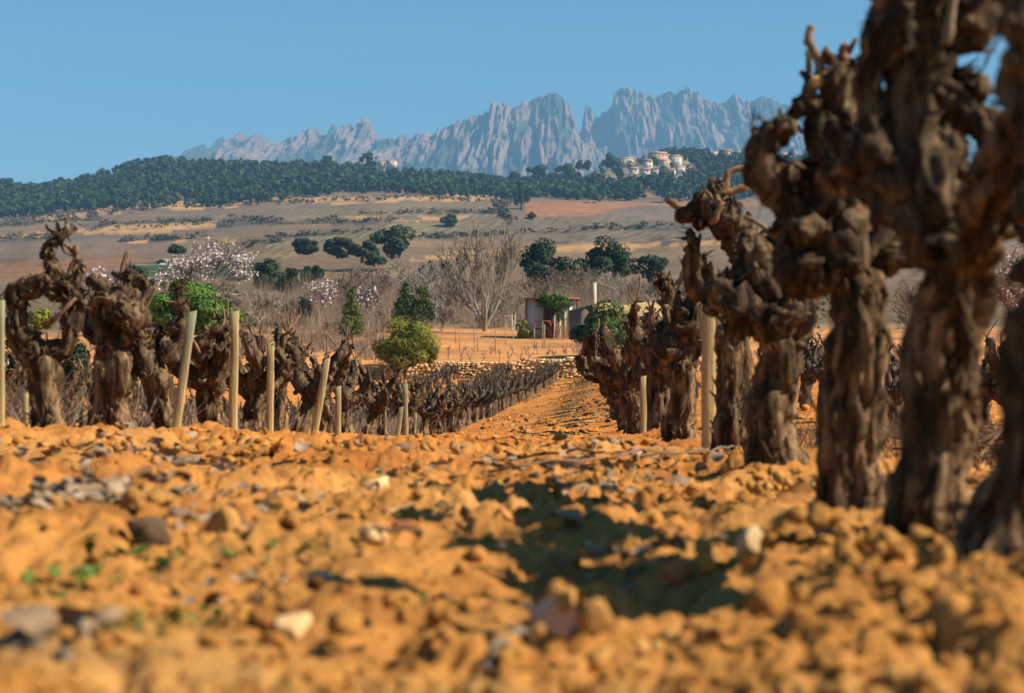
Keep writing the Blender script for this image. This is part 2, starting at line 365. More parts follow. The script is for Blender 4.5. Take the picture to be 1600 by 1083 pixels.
for s in ((60, 342, 140, 335, 9), (150, 332, 205, 322, 15), (200, 323, 430, 316, 11), (250, 318, 620, 309, 7), (610, 310, 790, 308, 11), (20, 370, 112, 364, 8), (120, 362, 340, 350, 12),
          (150, 379, 290, 376, 5), (330, 380, 372, 376, 6), (500, 345, 602, 338, 8), (620, 345, 735, 338, 6), (480, 316, 640, 312, 5), (690, 396, 1060, 383, 9), (640, 406, 800, 394, 9),
          (970, 382, 1250, 376, 6)):
    strip(*s, OCH)
for s in ((0, 352, 160, 340, 4), (0, 375, 110, 370, 4), (120, 352, 330, 343, 3), (180, 377, 320, 371, 3), (400, 350, 620, 345, 5), (420, 372, 560, 362, 4), (560, 333, 800, 331, 4),
          (640, 372, 800, 366, 6), (820, 362, 1250, 352, 4), (330, 350, 460, 346, 4), (820, 382, 1250, 374, 3)):
    strip(*s, (.10, .085, .055))
patch([(195, 414), (250, 410), (440, 410), (440, 432), (180, 432)], (.075, .10, .045)); patch([(820, 264), (925, 262), (930, 274), (840, 280)], (.30, .22, .13), rag=1)
patch([(925, 262), (1080, 246), (1080, 274), (930, 292)], (.36, .28, .19), rag=1); patch([(620, 272), (690, 272), (690, 280), (610, 278)], (.27, .19, .11), rag=1)
patch([(315, 458), (440, 458), (440, 463), (315, 463)], (.42, .34, .22), rag=.5)
colr *= np.where(D > 170, .66, .92)[..., None]
me = mesh_data('hillside', np.stack([TX, D, TZ], -1), grid_faces(*PX.shape), True, {'Col': colr.reshape(-1, 3), 'Rows': np.repeat(rows.reshape(-1, 1), 3, 1)})
n = NT('hillside'); p = n.coords()
wv = n.new('ShaderNodeTexWave'); wv.wave_type = 'BANDS'; wv.bands_direction = 'X'; wv.inputs['Scale'].default_value = .055; wv.inputs['Distortion'].default_value = .6; wv.inputs['Detail'].default_value = 2
mp = n.new('ShaderNodeMapping'); mp.inputs['Rotation'].default_value = (0, 0, R(38)); n.link(p, mp.inputs[0]); n.link(mp.outputs[0], wv.inputs[0])
stripe = n.ramp(wv.outputs[1], [(.35, (.74, .74, .74)), (.7, (1.18, 1.14, 1.06))])
s = n.new('ShaderNodeSeparateColor'); n.link(n.attr('Rows'), s.inputs[0])
c = n.attr('Col'); c = n.mix(c, n.mix(c, stripe, 1.0, 'MULTIPLY'), s.outputs[0])
c = n.mix(c, n.ramp(n.noise(p, .35, 5, .65), [(.35, (.72, .74, .74)), (.65, (1.2, 1.16, 1.1))]), .8, 'MULTIPLY')
n.bump(n.noise(p, 1.2, 5, .7), .7, .35)
hs = obj('hillside', me, n.color(c)); tag(hs, 'terraced brown winter fields rising to the wooded ridge', kind='structure')

# --- far rock mountains
LEFT = [(282, 262), (290, 250), (297, 235), (303, 230), (310, 232), (318, 226), (330, 238), (345, 222), (352, 218), (362, 232), (375, 216), (385, 214), (395, 220), (405, 212), (415, 218), (425, 222), (435, 228), (445, 222), (460, 216), (470, 218), (480, 208), (495, 204), (505, 212), (518, 212), (525, 200), (530, 206), (538, 197), (545, 205), (553, 200), (560, 210), (565, 190), (572, 196), (580, 192), (590, 212), (602, 224), (640, 245), (690, 262)]
MID = [(560, 245), (585, 230), (600, 223), (640, 215), (680, 212), (700, 200), (720, 196), (740, 188), (760, 183), (775, 165), (780, 172), (790, 165), (800, 172), (815, 165), (830, 158), (845, 152), (860, 149), (875, 152), (880, 160), (890, 175), (897, 190), (902, 206), (908, 222), (935, 240), (975, 262)]
RIGHT = [(870, 240), (893, 222), (908, 205), (911, 190), (915, 168), (919, 176), (922, 169), (927, 184), (931, 189), (945, 180), (955, 172), (960, 150), (970, 141), (985, 147), (1000, 152), (1015, 153), (1025, 152), (1035, 146), (1050, 146), (1060, 148), (1070, 141), (1080, 144), (1092, 155), (1105, 163), (1115, 167), (1130, 165), (1140, 155), (1148, 152), (1160, 165), (1175, 160), (1190, 152), (1205, 157), (1220, 165), (1240, 168), (1270, 172), (1330, 190), (1450, 215), (1600, 245), (1750, 285)]
n = NT('mountain_rock'); p = n.coords()
q = n.mapping(p, (1, .4, .35))
rock = n.ramp(n.noise(q, .012, 6, .65), [(.3, (.13, .095, .08)), (.55, (.22, .155, .125)), (.75, (.29, .205, .16))])
veg = n.new('ShaderNodeSeparateColor'); n.link(n.attr('Veg'), veg.inputs[0])
ad = n.new('ShaderNodeMath'); ad.operation = 'MULTIPLY_ADD'; n.link(n.noise(p, .012, 5, .7), ad.inputs[0]); ad.inputs[1].default_value = .9; n.link(veg.outputs[0], ad.inputs[2])
vm = n.new('ShaderNodeMapRange'); vm.inputs[1].default_value = .70; vm.inputs[2].default_value = .86; n.link(ad.outputs[0], vm.inputs[0])
n.bump(n.noise(q, .03, 6, .7), .9, 30)
M['mountain'] = n.color(n.mix(rock, (.045, .06, .035), vm.outputs[0]))
def mountain(name, label, prof, dist, seed, jag, zb_y=330):
    P = np.array(prof, float); us = np.arange(P[0, 0], P[-1, 0], 1.25); top = np.interp(us, P[:, 0], P[:, 1])
    top = top - jag * (1 - 2 * np.abs(noise(xyz(us / 5.5, seed, 0)))) - jag * .7 * noise(xyz(us / 2.3, seed, 5))
    vsn = np.concatenate([np.linspace(0, 1, 110), 1 - np.linspace(.04, 1, 14)]); nv = len(vsn); back = np.arange(nv) >= 110
    U, Vv = np.meshgrid(us, vsn); B = back[:, None] & np.ones_like(U, bool)
    zt = (VY - np.repeat(top[None], nv, 0)) / F * dist; zb = (VY - zb_y) / F * dist
    H = np.maximum(zt - zb, 5)
    wu = U + 9 * noise(xyz(U / 25, Vv * 2.5, seed + 1)) + 4 * noise(xyz(U / 9, Vv * 5, seed + 2)); hv_ = H / 400.0
    rough = fbm(xyz(U / 30, Vv * 3, seed), 3)
    def dome(cw, chh, sd):                       # rounded rock towers packed side by side
        f1, f2, rid, dx, dy = worley(wu / cw, Vv * hv_ * 3.2 / chh + 7, 1.0, sd); e = np.clip((f2 - f1) * 1.6, 0, 1); return e ** .5, _val[rid]
    d1, r1 = dome(13, 2.4, int(seed)); d2, r2 = dome(6.0, 1.3, int(seed) + 9); d3, r3 = dome(30, 2.2, int(seed) + 4)
    fine = np.abs(noise(xyz(U / 2.0, Vv * 7, seed + 9))); pil = d1 * (.6 + .4 * r1)
    cliff = smooth01(-.15, .25, fbm(xyz(U / 28, Vv * 2.2, seed + 11), 2) + .5 * (Vv - .45))
    slope = (1 - Vv) ** 1.05
    Y = dist - slope * 1100 - cliff * (95 * pil + 40 * d2 * (.7 + .3 * r2)) - 150 * d3 * (.6 + .4 * r3) * (1 - .5 * Vv) - 130 * rough * (1 - Vv * .6) - 26 * fine * cliff - 35 * noise(xyz(U / 5, Vv * 9, seed + 17))
    Z = zb + H * Vv
    Y = np.where(B, dist + (1 - Vv) * 700 - 10 * pil, Y)
    X = (U - VX) / F * dist
    vegm = np.clip(.50 - .42 * cliff * (.4 + .6 * d1) + .25 * rough + .10 * (1 - Vv) - .1 * d2, 0, 1); vegm = np.where(B, .3, vegm)
    o = obj(name, mesh_data(name, np.stack([X, Y, Z], -1), grid_faces(nv, len(us)), True, {'Veg': np.repeat(vegm.reshape(-1, 1), 3, 1)}), M['mountain'])
    return tag(o, label, kind='structure')
mountain('mountain', 'low serrated rock ridge on the left of the skyline', LEFT, 8000, 2.0, 3.5)
mountain('mountain', 'broad rock massif with fluted cliffs in the middle of the skyline', MID, 7400, 21.0, 1.6)
mountain('mountain', 'twin peaked rock massif on the right of the skyline', RIGHT, 8300, 44.0, 1.6)

# --- air
mb = MB(); mb.box((0, 4700, 900 + float(TZ.min()) - 1 - 0), (11000, 9800, 1800))
hz = mb.build('haze', None); hzm = bpy.data.materials.new('haze_air'); hzm.use_nodes = True; t = hzm.node_tree; t.nodes.clear()
pv = t.nodes.new('ShaderNodeVolumePrincipled'); pv.inputs['Color'].default_value = (.27, .60, 1.0, 1); pv.inputs['Density'].default_value = 1.05e-4; pv.inputs['Anisotropy'].default_value = 0.0
t.links.new(pv.outputs[0], t.nodes.new('ShaderNodeOutputMaterial').inputs['Volume']); hz.data.materials.append(hzm)
tag(hz, 'thin blue air over the valley and the far mountains', kind='stuff')
hz.location.z = 0
# ------------------------------------------------------------------ old vines
def resample(P, n):
    P = np.asarray(P, float); t = np.linspace(0, len(P) - 1, n); i = np.clip(t.astype(int), 0, len(P) - 2); f = (t - i)[:, None]
    p0 = P[np.clip(i - 1, 0, None)]; p1 = P[i]; p2 = P[i + 1]; p3 = P[np.clip(i + 2, None, len(P) - 1)]
    return .5 * (2 * p1 + (p2 - p0) * f + (2 * p0 - 5 * p1 + 4 * p2 - p3) * f ** 2 + (3 * p1 - p0 - 3 * p2 + p3) * f ** 3)
def bark_tube(A, nth, ns, seed, depth=.013, lump=.16, flute=.14, stretch=.10, twist=1.5, width=.022, k=1.0):
    """tapered limb with fissured, plated bark: A rows (x, y, z, r); displaced as real geometry"""
    A = resample(A, ns); P = A[:, :3]; r = A[:, 3].copy()
    T = np.gradient(P, axis=0); T /= np.linalg.norm(T, axis=1, keepdims=True) + 1e-9
    s = np.concatenate([[0], np.cumsum(np.linalg.norm(np.diff(P, axis=0), axis=1))])
    e = np.minimum(np.minimum(s, s[-1] - s) / (r * .9 + 1e-6), 1); r = r * np.sqrt(np.clip(1 - (1 - e) ** 2, .04, 1))
    U = np.zeros_like(P); u = np.cross(T[0], [.31, .9, .2]); u /= np.linalg.norm(u)
    for i in range(ns): u = u - T[i] * (u @ T[i]); u /= np.linalg.norm(u) + 1e-9; U[i] = u
    W = np.cross(T, U); th = np.arange(nth) / nth * 2 * math.pi
    TH, S = np.meshgrid(th, s); tw = TH + twist * S / (s[-1] + .01) * .8 + .5 * noise(xyz(S * 4, seed, 1.0)); Rm = np.maximum(A[:, 3:4], .01)
    c = np.stack([np.cos(tw) * Rm, np.sin(tw) * Rm, S], -1) + .012 * k * noise(xyz(np.cos(tw) * 3, np.sin(tw) * 3, S * 9 + seed))[..., None]
    q = c * np.array([1, 1, stretch]) / width + seed * 13.7; q2 = c * np.array([1, 1, stretch * 1.6]) / (width * .42) + seed * 5.1; q3 = c * np.array([1, 1, .28]) / (width * 1.9) + seed * 3.3
    f1 = np.abs(noise(q)); f2 = np.abs(noise(q2)); pl = noise(q3) * 2.4; fl = np.floor(pl); plate = fl + smooth01(.78, 1.0, pl - fl); v = noise(c * np.array([1, 1, .7]) * 14 / k + seed)
    d = depth * k * ((np.minimum(f1 * 2.1, 1) ** .9 - .8) * (1.25 + .8 * v) + .55 * (np.minimum(f2 * 2, 1) - .7) + .50 * plate)
    d = d + Rm * lump * (noise(c / (Rm.mean() * 1.15) + seed * 1.9) + .6 * noise(c / (Rm.mean() * .5) + seed) + .35 * (1 - 2 * np.abs(noise(c / (Rm.mean() * .27) + seed * 4.1)))) + Rm * flute * noise(np.stack([np.cos(tw) * 1.7, np.sin(tw) * 1.7, S * 1.6], -1) + seed * 2.3)
    rr = r[:, None] + d * (r / Rm[:, 0])[:, None]
    V = P[:, None] + rr[..., None] * (np.cos(TH)[..., None] * U[:, None] + np.sin(TH)[..., None] * W[:, None])
    i = np.arange(ns - 1)[:, None]; j = np.arange(nth)[None]
    Q = np.stack(np.broadcast_arrays(i * nth + j, i * nth + (j + 1) % nth, (i + 1) * nth + (j + 1) % nth, (i + 1) * nth + j), -1).reshape(-1, 4)
    return V.reshape(-1, 3), Q
def flakes(mb, n, g, L0, w0):
    """loose strips of shaggy bark lifting off the surface"""
    V = np.concatenate(mb.V); Q = np.concatenate(mb.Q); f = Q[g.integers(0, len(Q), n)]; p = V[f].mean(1); nr = np.cross(V[f[:, 2]] - V[f[:, 0]], V[f[:, 3]] - V[f[:, 1]]); nr /= np.linalg.norm(nr, axis=1, keepdims=True) + 1e-9
    ax = V[f[:, 3]] - V[f[:, 0]]; ax /= np.linalg.norm(ax, axis=1, keepdims=True) + 1e-9; ax *= g.choice([-1, 1], (n, 1)); ax = ax + g.normal(0, .18, (n, 3)); sd = np.cross(ax, nr); sd /= np.linalg.norm(sd, axis=1, keepdims=True) + 1e-9
    L = L0 * g.uniform(.4, 1.4, (n, 1)); w = w0 * g.uniform(.5, 1.4, (n, 1)); lift = L * g.uniform(.05, .32, (n, 1)); rows_ = []
    for t, ww, l in ((0, .8, -.15), (.35, 1, .12), (.7, .8, .45), (1, .3, 1.0)):
        c = p + ax * L * t + nr * (lift * l + .002); rows_ += [c - sd * w * ww * .5, c + sd * w * ww * .5 + nr * w * .15]
    W = np.stack(rows_, 1).reshape(-1, 3); q = np.array([(0, 1, 3, 2), (2, 3, 5, 4), (4, 5, 7, 6)]); out = MB(); out.add(W, Q=(q[None] + (np.arange(n) * 8)[:, None, None]).reshape(-1, 4)); return out
def cane_mesh(P, r, g, n=5, mat=None):
    P = resample(P, max(6, len(P) * 3)); P = P + g.normal(0, .10 * r, P.shape) * np.linspace(0, 1, len(P))[:, None]
    rr = r * np.linspace(1, .72, len(P)); rr[np.arange(len(P)) % 4 == 2] *= 1.28       # swollen nodes
    return P, rr
def build_vine(root, trunk, arms, canes, seed, res, kscale=1.0, mats=('bark', 'head'), knobs=1.0, stubs=8, one_piece=False, cuts=(), depth=.013, nfl=420):
    """trunk: (x,y,z,r) polyline; arms: list of such polylines; canes: list of (polyline, r). All local to root. res: bark sample spacing in metres"""
    g = np.random.default_rng(seed)
    T = resample(trunk, 9); T[:, :2] += .09 * T[:, 3:4] * g.normal(size=(9, 2)); T[:, 3] *= 1 + .07 * g.normal(size=9); r0 = T[:, 3].mean(); H = T[-1, 2] - T[0, 2]
    def nn(r, L): return max(8, int(2 * math.pi * r / res)), max(8, int(L / (res * 1.7)))
    mt = MB(); a, b = nn(r0, H); V, Q = bark_tube(T, a, b, seed, depth * 1.5, .07, .24, .13, g.uniform(-3, 3), .026, kscale); mt.add(V, Q=Q)
    for k in range(3):                           # strands that wind up the trunk and flare into roots
        az = g.uniform(0, 6.28); tw = g.uniform(-1.5, 1.5); u = np.linspace(0, 1, 9); off = T[:, 3] * (.55 + .5 * np.clip(.2 - u, 0, 1))
        S = np.concatenate([T[:, :3] + np.stack([off * np.cos(az + tw * u), off * np.sin(az + tw * u), 0 * u], -1), T[:, 3:4] * g.uniform(.40, .58)], 1)
        a, b = nn(r0 * .5, H); V, Q = bark_tube(S, a, b, seed + 5 + k, depth * 1.3, .10, .14, .13, g.uniform(-2, 2), .022, kscale); mt.add(V, Q=Q)
    mh = MB(); A2 = []
    for ia, P in enumerate(arms):
        m = max(7, 2 * len(P)); S = resample(P, m); S[:, :3] += .13 * S[:, 3:4] * g.normal(size=(m, 3)); S[:, 3] *= 1 + .12 * g.normal(size=m); A2.append(S)
        L = np.linalg.norm(np.diff(S[:, :3], axis=0), axis=1).sum(); a, b = nn(S[:, 3].mean(), L)
        V, Q = bark_tube(S, a, b, seed + 20 + ia, depth * 1.25, .30, .18, .12, g.uniform(-4, 4), .022, kscale); mh.add(V, Q=Q)
        for q in range(int(knobs * m * 2.1)):     # old pruning knuckles
            i = g.integers(1, m); r = S[i, 3]; d = g.normal(size=3); d[2] += .25; d /= np.linalg.norm(d)
            c = S[i, :3] + d * r * g.uniform(.35, .95); kr = r * g.uniform(.22, .58); e = d * kr * g.uniform(1.2, 2.6) + g.normal(size=3) * kr * .45
            K = np.array([(*(c - d * r * .3), kr), (*(c + e * .5 + g.normal(size=3) * kr * .2), kr * 1.0), (*(c + e), kr * g.uniform(.35, .8))]); a, b = nn(kr, np.linalg.norm(e) + kr)
            V, Q = bark_tube(K, a, b, seed + 90 + q + ia * 31, depth * 1.0, .34, .2, .2, g.uniform(-3, 3), .017, kscale); mh.add(V, Q=Q)
    spur = []
    for q in range(stubs):
        S = A2[g.integers(0, len(A2))]; i = g.integers(len(S) // 2, len(S)); d = g.normal(size=3); d[2] = abs(d[2]) * .9 + .3; d /= np.linalg.norm(d)
        c = S[i, :3] + d * S[i, 3] * .7; L = g.uniform(.03, .10) * kscale
        spur.append(([c, c + d * L * .6 + g.normal(size=3) * L * .12, c + d * L + np.array([0, 0, L * .4])], g.uniform(.005, .010) * kscale))
    if one_piece:
        mb = MB(); mb.add(np.concatenate(mt.V), Q=np.concatenate(mt.Q)); mb.add(np.concatenate(mh.V), Q=np.concatenate(mh.Q)); return mb, spur
    to = mt.build('trunk', M[mats[0]], root, True); ho = mh.build('head', M[mats[1]], root, True)
    fk = flakes(mt, nfl, g, .055, .011).build('bark_flakes', M[mats[0]], to, False); fk['kind'] = 'stuff'
    fk = flakes(mh, nfl, g, .04, .011).build('bark_flakes', M[mats[1]], ho, False); fk['kind'] = 'stuff'
    for P, r in spur:
        P2, rr = cane_mesh(P, r, g); mb = MB(); mb.tube(P2, rr, 6); mb.build('spur', M['head'], ho, True)
    for P, r in canes:
        P2, rr = cane_mesh(P, r, g); mb = MB(); mb.tube(P2, rr, 7); mb.build('cane', M['cane' if g.random() < .6 else 'cane_grey'], root, True)
    for c, d, r in cuts:
        c = np.array(c, float); d = np.array(d, float); d /= np.linalg.norm(d); mb = MB(); mb.tube([c, c + d * r * .25], [r, r * .97], 12); mb.build('pruning_cut', M['cut'], root)
    return root

def hero(label, d, base, trunk, arms, canes=(), seed=1, voxel=.007, k=1.0, cuts=(), group='old vines of the near right row', arf=.80, deep=(), **kw):
    """px polylines at distance d: points (px, py, r_px[, depth offset m])"""
    b = at(base[0], base[1], d); bz = float(ground_z(b.x, d)); org = np.array([b.x, d, bz])
    def cv(p, rf=1.0):
        dd = p[3] if len(p) > 3 else 0.0; w = at(p[0], p[1], d + dd); return [w.x - org[0], d + dd - org[1], w.z - org[2], p[2] * rf * (d + dd) / F]
    root = thing('old_vine', label, 'vine', org, 0, group)
    tr = [cv(p, .92) for p in trunk]
    low = list(tr[-1]); low[2] = -.07; low[3] *= 1.15; tr.append(low); tr = tr[::-1]
    build_vine(root, np.array(tr), [np.array([cv(p, arf) for p in A]) for A in list(arms) + list(deep)],
               [([cv(p)[:3] for p in C], cv(C[0])[3]) for C in canes], seed, voxel, k, cuts=[(cv(c)[:3], dr, cv(c)[3]) for c, dr in cuts], **kw)
    return root

# near right row, nearest first
hero('dark shaded old vine trunk cut off by the right edge of the picture', 2.42, (1572, 960),
     [(1640, 480, 52), (1618, 600, 50), (1596, 740, 50), (1572, 880, 56), (1556, 950, 62)],
     [[(1640, 500, 55), (1660, 380, 60), (1670, 280, 66), (1648, 190, 60)], [(1660, 250, 55, -.05), (1612, 180, 48), (1592, 100, 38), (1606, 10, 42), (1640, -60, 40)],
      [(1680, 300, 55), (1740, 200, 55), (1790, 100, 45), (1800, 10, 40)], [(1660, 330, 50, .1), (1700, 280, 45, .25), (1730, 150, 40, .3)]], [], 3, .007,
     deep=[[(1650, 470, 55, 0), (1690, 400, 52, .18), (1670, 300, 50, .34), (1650, 190, 44, .42), (1640, 90, 34, .44)], [(1660, 440, 55, 0), (1750, 340, 50, -.15), (1800, 240, 44, -.28), (1810, 120, 36, -.34)], [(1680, 380, 50, .2), (1720, 320, 50, .3), (1760, 230, 46, .38), (1750, 120, 38, .4)]])
hero('thick blurred old vine trunk with yellow-brown bark, second from the right edge', 3.25, (1455, 850),
     [(1500, 395, 62), (1492, 480, 58), (1474, 590, 60), (1468, 700, 60), (1452, 800, 64), (1448, 850, 70)],
     [[(1490, 400, 66), (1440, 330, 62), (1380, 290, 58, .03), (1330, 262, 52, .05), (1322, 235, 40, .05)],
      [(1352, 270, 46), (1362, 190, 34), (1352, 120, 32), (1392, 55, 50), (1430, 0, 58), (1450, -70, 55)],
      [(1475, 360, 55, -.06), (1440, 260, 44, -.05), (1432, 170, 42), (1452, 90, 46), (1500, 40, 46), (1555, -15, 42), (1580, -70, 40)],
      [(1450, 150, 40), (1502, 160, 38), (1548, 195, 33), (1592, 250, 36), (1622, 320, 34), (1612, 380, 30)],
      [(1510, 380, 58, .05), (1548, 330, 42, .1), (1590, 330, 36, .12)], [(1400, 60, 45, .08), (1450, 30, 50, .1), (1470, -50, 45, .1)],
      [(1500, 420, 56, 0), (1520, 360, 50, -.16), (1560, 280, 46, -.28), (1600, 180, 40, -.36), (1620, 80, 32, -.4)], [(1490, 380, 56, 0), (1470, 300, 50, .16), (1460, 210, 46, .3), (1470, 110, 38, .4)]],
     [[(1478, 70, 9, -.06), (1486, 20, 8, -.07), (1494, -30, 7, -.07)]], 5, .007)
hero('old vine with a black forked arm rising to a forked dry cane against the mountains', 4.15, (1332, 830),
     [(1335, 420, 58), (1340, 500, 55), (1328, 600, 54), (1322, 700, 56), (1330, 790, 64), (1336, 830, 72)],
     [[(1335, 440, 62), (1300, 370, 60), (1285, 310, 56), (1310, 250, 46), (1302, 190, 34), (1318, 130, 30), (1322, 100, 18)],
      [(1290, 380, 52), (1252, 330, 38), (1218, 285, 40), (1192, 245, 30), (1204, 215, 29), (1236, 188, 28), (1262, 158, 25), (1278, 128, 19)],
      [(1330, 420, 60, .1), (1380, 360, 55, .12), (1400, 280, 50, .15), (1390, 190, 45, .15)], [(1310, 420, 58, -.06), (1262, 430, 46, -.05), (1238, 408, 40, -.02), (1228, 360, 32)],
      [(1345, 330, 45, .2), (1350, 250, 40, .25), (1340, 180, 30, .25)]],
     [[(1282, 132, 9), (1281, 100, 8.5), (1272, 80, 8), (1264, 62, 7.5), (1267, 42, 7)], [(1282, 100, 6), (1290, 88, 5.5), (1292, 74, 5)], [(1322, 98, 9), (1316, 82, 9), (1322, 70, 7)],
      [(1206, 220, 2.5), (1196, 195, 2), (1184, 178, 1.6)]], 7, .008, cuts=[((1276, 128, 11, -.02), (-.25, -1, .5))])
hero('short twisted old vine with a black shaded head, in front of the grey-green stake', 5.8, (1208, 745),
     [(1216, 520, 36), (1214, 590, 35), (1206, 650, 35), (1200, 700, 38), (1204, 742, 46)],
     [[(1215, 530, 44), (1208, 480, 50), (1190, 440, 42), (1176, 400, 34), (1160, 372, 26)], [(1215, 500, 48), (1240, 470, 44), (1262, 430, 36), (1262, 380, 28), (1250, 345, 22)],
      [(1200, 500, 44, -.05), (1160, 480, 34, -.06), (1130, 462, 26, -.05), (1120, 440, 20)], [(1215, 480, 44, .1), (1210, 420, 38, .15), (1226, 370, 28, .15)]],
     [[(1212, 372, 5), (1190, 352, 4.5), (1164, 338, 4)], [(1255, 350, 6), (1262, 320, 5)], [(1180, 395, 7), (1172, 372, 6), (1176, 350, 5)]], 9, .009)
hero('old vine with a reddish knotted crown leaning left over the far fields', 7.5, (1142, 722),
     [(1146, 505, 30), (1146, 570, 29), (1142, 640, 28), (1138, 690, 32), (1140, 722, 38)],
     [[(1146, 510, 32), (1150, 460, 28), (1158, 410, 22), (1150, 370, 22), (1128, 348, 27), (1106, 330, 30), (1092, 345, 26)],
      [(1125, 345, 30), (1132, 318, 26), (1118, 300, 20), (1112, 292, 14)], [(1145, 480, 28), (1110, 460, 26), (1092, 430, 22), (1084, 400, 17), (1078, 372, 12)],
      [(1150, 470, 26), (1180, 440, 24), (1192, 400, 20), (1188, 372, 15)]],
     [[(1086, 345, 7), (1066, 328, 6.5), (1042, 312, 6)], [(1128, 305, 7), (1146, 298, 6.5), (1168, 292, 6)], [(1132, 300, 6), (1136, 280, 6), (1140, 268, 5), (1166, 262, 5)],
      [(1182, 372, 5), (1176, 345, 4), (1168, 330, 3)], [(1112, 350, 6, -.08), (1122, 330, 6, -.1), (1128, 316, 5, -.1)]], 11, .010)
hero('dark upright old vine with two bent horns, left of the grey-green stake', 10.2, (1062, 702),
     [(1068, 560, 22), (1066, 620, 21), (1062, 670, 22), (1062, 700, 27)],
     [[(1068, 565, 26), (1062, 520, 26), (1050, 485, 20), (1042, 455, 13), (1036, 430, 9)], [(1066, 540, 26), (1086, 500, 25), (1092, 465, 18), (1084, 432, 12), (1076, 412, 8)], [(1064, 545, 25), (1035, 540, 20), (1020, 520, 15)]],
     [[(1048, 455, 5), (1062, 440, 5), (1070, 418, 4)], [(1026, 470, 3.5), (1040, 476, 3)], [(1020, 520, 3), (1014, 500, 2.6), (1022, 470, 2)]], 13, .011)
# near left row
LG = 'old vines of the left row'
hero('old vine with a tall S-shaped horn, leftmost in the left row', 7.4, (78, 692),
     [(68, 555, 26), (72, 600, 27), (78, 650, 26), (80, 690, 32)],
     [[(70, 565, 32), (40, 535, 30), (26, 500, 25), (30, 465, 24), (62, 448, 27), (100, 448, 26), (120, 470, 20)], [(88, 455, 24), (88, 425, 19), (76, 402, 15), (74, 388, 13), (88, 378, 11), (100, 366, 9), (108, 358, 7)],
      [(70, 560, 28), (98, 545, 22), (112, 510, 20), (116, 470, 20)], [(105, 450, 16), (122, 438, 13), (126, 418, 9), (116, 400, 5)]],
     [[(104, 366, 5), (114, 358, 5), (122, 355, 5)], [(102, 382, 3), (118, 396, 3), (124, 420, 3)], [(118, 405, 4), (108, 425, 4), (104, 440, 4)], [(70, 512, 4, -.1), (96, 488, 4, -.12), (118, 466, 4, -.1)],
      [(106, 360, 3.5), (104, 350, 3)], [(118, 396, 5), (120, 384, 4)]], 17, .009, group=LG, arf=.62)
hero('broad old vine with a wide rounded head and black underside, second in the left row', 8.45, (178, 692),
     [(176, 535, 32), (178, 590, 31), (172, 640, 32), (176, 690, 40)],
     [[(178, 540, 38), (160, 512, 38), (136, 490, 28), (126, 470, 18)], [(180, 520, 38), (190, 480, 36), (188, 455, 28), (192, 436, 20)], [(184, 530, 36), (212, 505, 28), (222, 475, 16)],
      [(150, 500, 30, -.08), (172, 476, 28, -.1), (200, 490, 28, -.1), (216, 520, 22, -.05), (222, 560, 18), (226, 590, 14)]],
     [[(190, 440, 4), (192, 415, 4), (200, 392, 4)], [(196, 440, 3.5), (188, 428, 3), (176, 424, 3)], [(176, 470, 4), (170, 446, 4)], [(218, 490, 4), (224, 465, 4), (238, 448, 4)], [(222, 492, 3.5), (232, 472, 3.5), (244, 448, 3.5)], [(198, 440, 3), (196, 428, 3)]], 19, .010, group=LG, arf=.62)
hero('slender dark vine leaning left with a single upright spike against the green tree', 9.7, (264, 694),
     [(246, 572, 20), (250, 620, 20), (262, 660, 20), (266, 692, 26)],
     [[(248, 580, 24), (238, 555, 20), (234, 530, 14)], [(254, 570, 24), (272, 545, 19), (280, 515, 15), (283, 480, 12), (281, 458, 8), (284, 444, 6)]], [[(280, 520, 3), (300, 530, 3), (312, 552, 2.5)]], 23, .011, group=LG, stubs=5, arf=.7)

# shared stock for the rest of the rows
def random_vine(seed, h, voxel, k=1.0, one=False, mats=('bark', 'head')):
    g = np.random.default_rng(100 + seed); th = h * g.uniform(.40, .50); lean = g.normal(0, .05, 2); r = g.uniform(.058, .076)
    tr = [(0, 0, -.12, r * 1.45), (0, 0, 0, r * 1.25), (lean[0] * .5, lean[1] * .5, th * .5, r * .95), (lean[0], lean[1], th, r * 1.05)]
    arms = []; na = g.integers(5, 8); a0 = g.uniform(0, 6.28); canes = []
    for i in range(na):
        a = a0 + i * 6.28 / na + g.normal(0, .3); L = g.uniform(.14, .30); up = (h - th) * g.uniform(.45, 1.0); d = np.array([math.cos(a), math.sin(a)])
        b = np.array([lean[0], lean[1]]); p1 = b + d * L * .45; p2 = b + d * L + g.normal(0, .04, 2); p3 = p2 + g.normal(0, .06, 2)
        arms.append([(b[0], b[1], th - .03, r * 1.05), (*p1, th + up * .22, r * .80), (*p2, th + up * .6, r * .62), (*p3, th + up, r * .40)])
        for q in range(g.integers(0, 3)):
            e = np.array([*p3, th + up]); v = np.array([*g.normal(0, .5, 2), 1.0]); v /= np.linalg.norm(v); L2 = g.uniform(.06, .2)
            canes.append(([e, e + v * L2 * .5 + g.normal(0, .01, 3), e + v * L2], g.uniform(.005, .008)))
    return (tr, arms, canes, seed, voxel, k, mats)
stock = []
for s in range(6):
    tr, arms, canes, sd, vx, k, mt_ = random_vine(s, .86, .014)
    root = thing('old_vine', 'x', 'vine', (0, 0, 0)); build_vine(root, np.array(tr), [np.array(a) for a in arms], canes, sd + 40, vx, k, knobs=1.0, stubs=7, nfl=220); stock.append(root)
far_stock = []
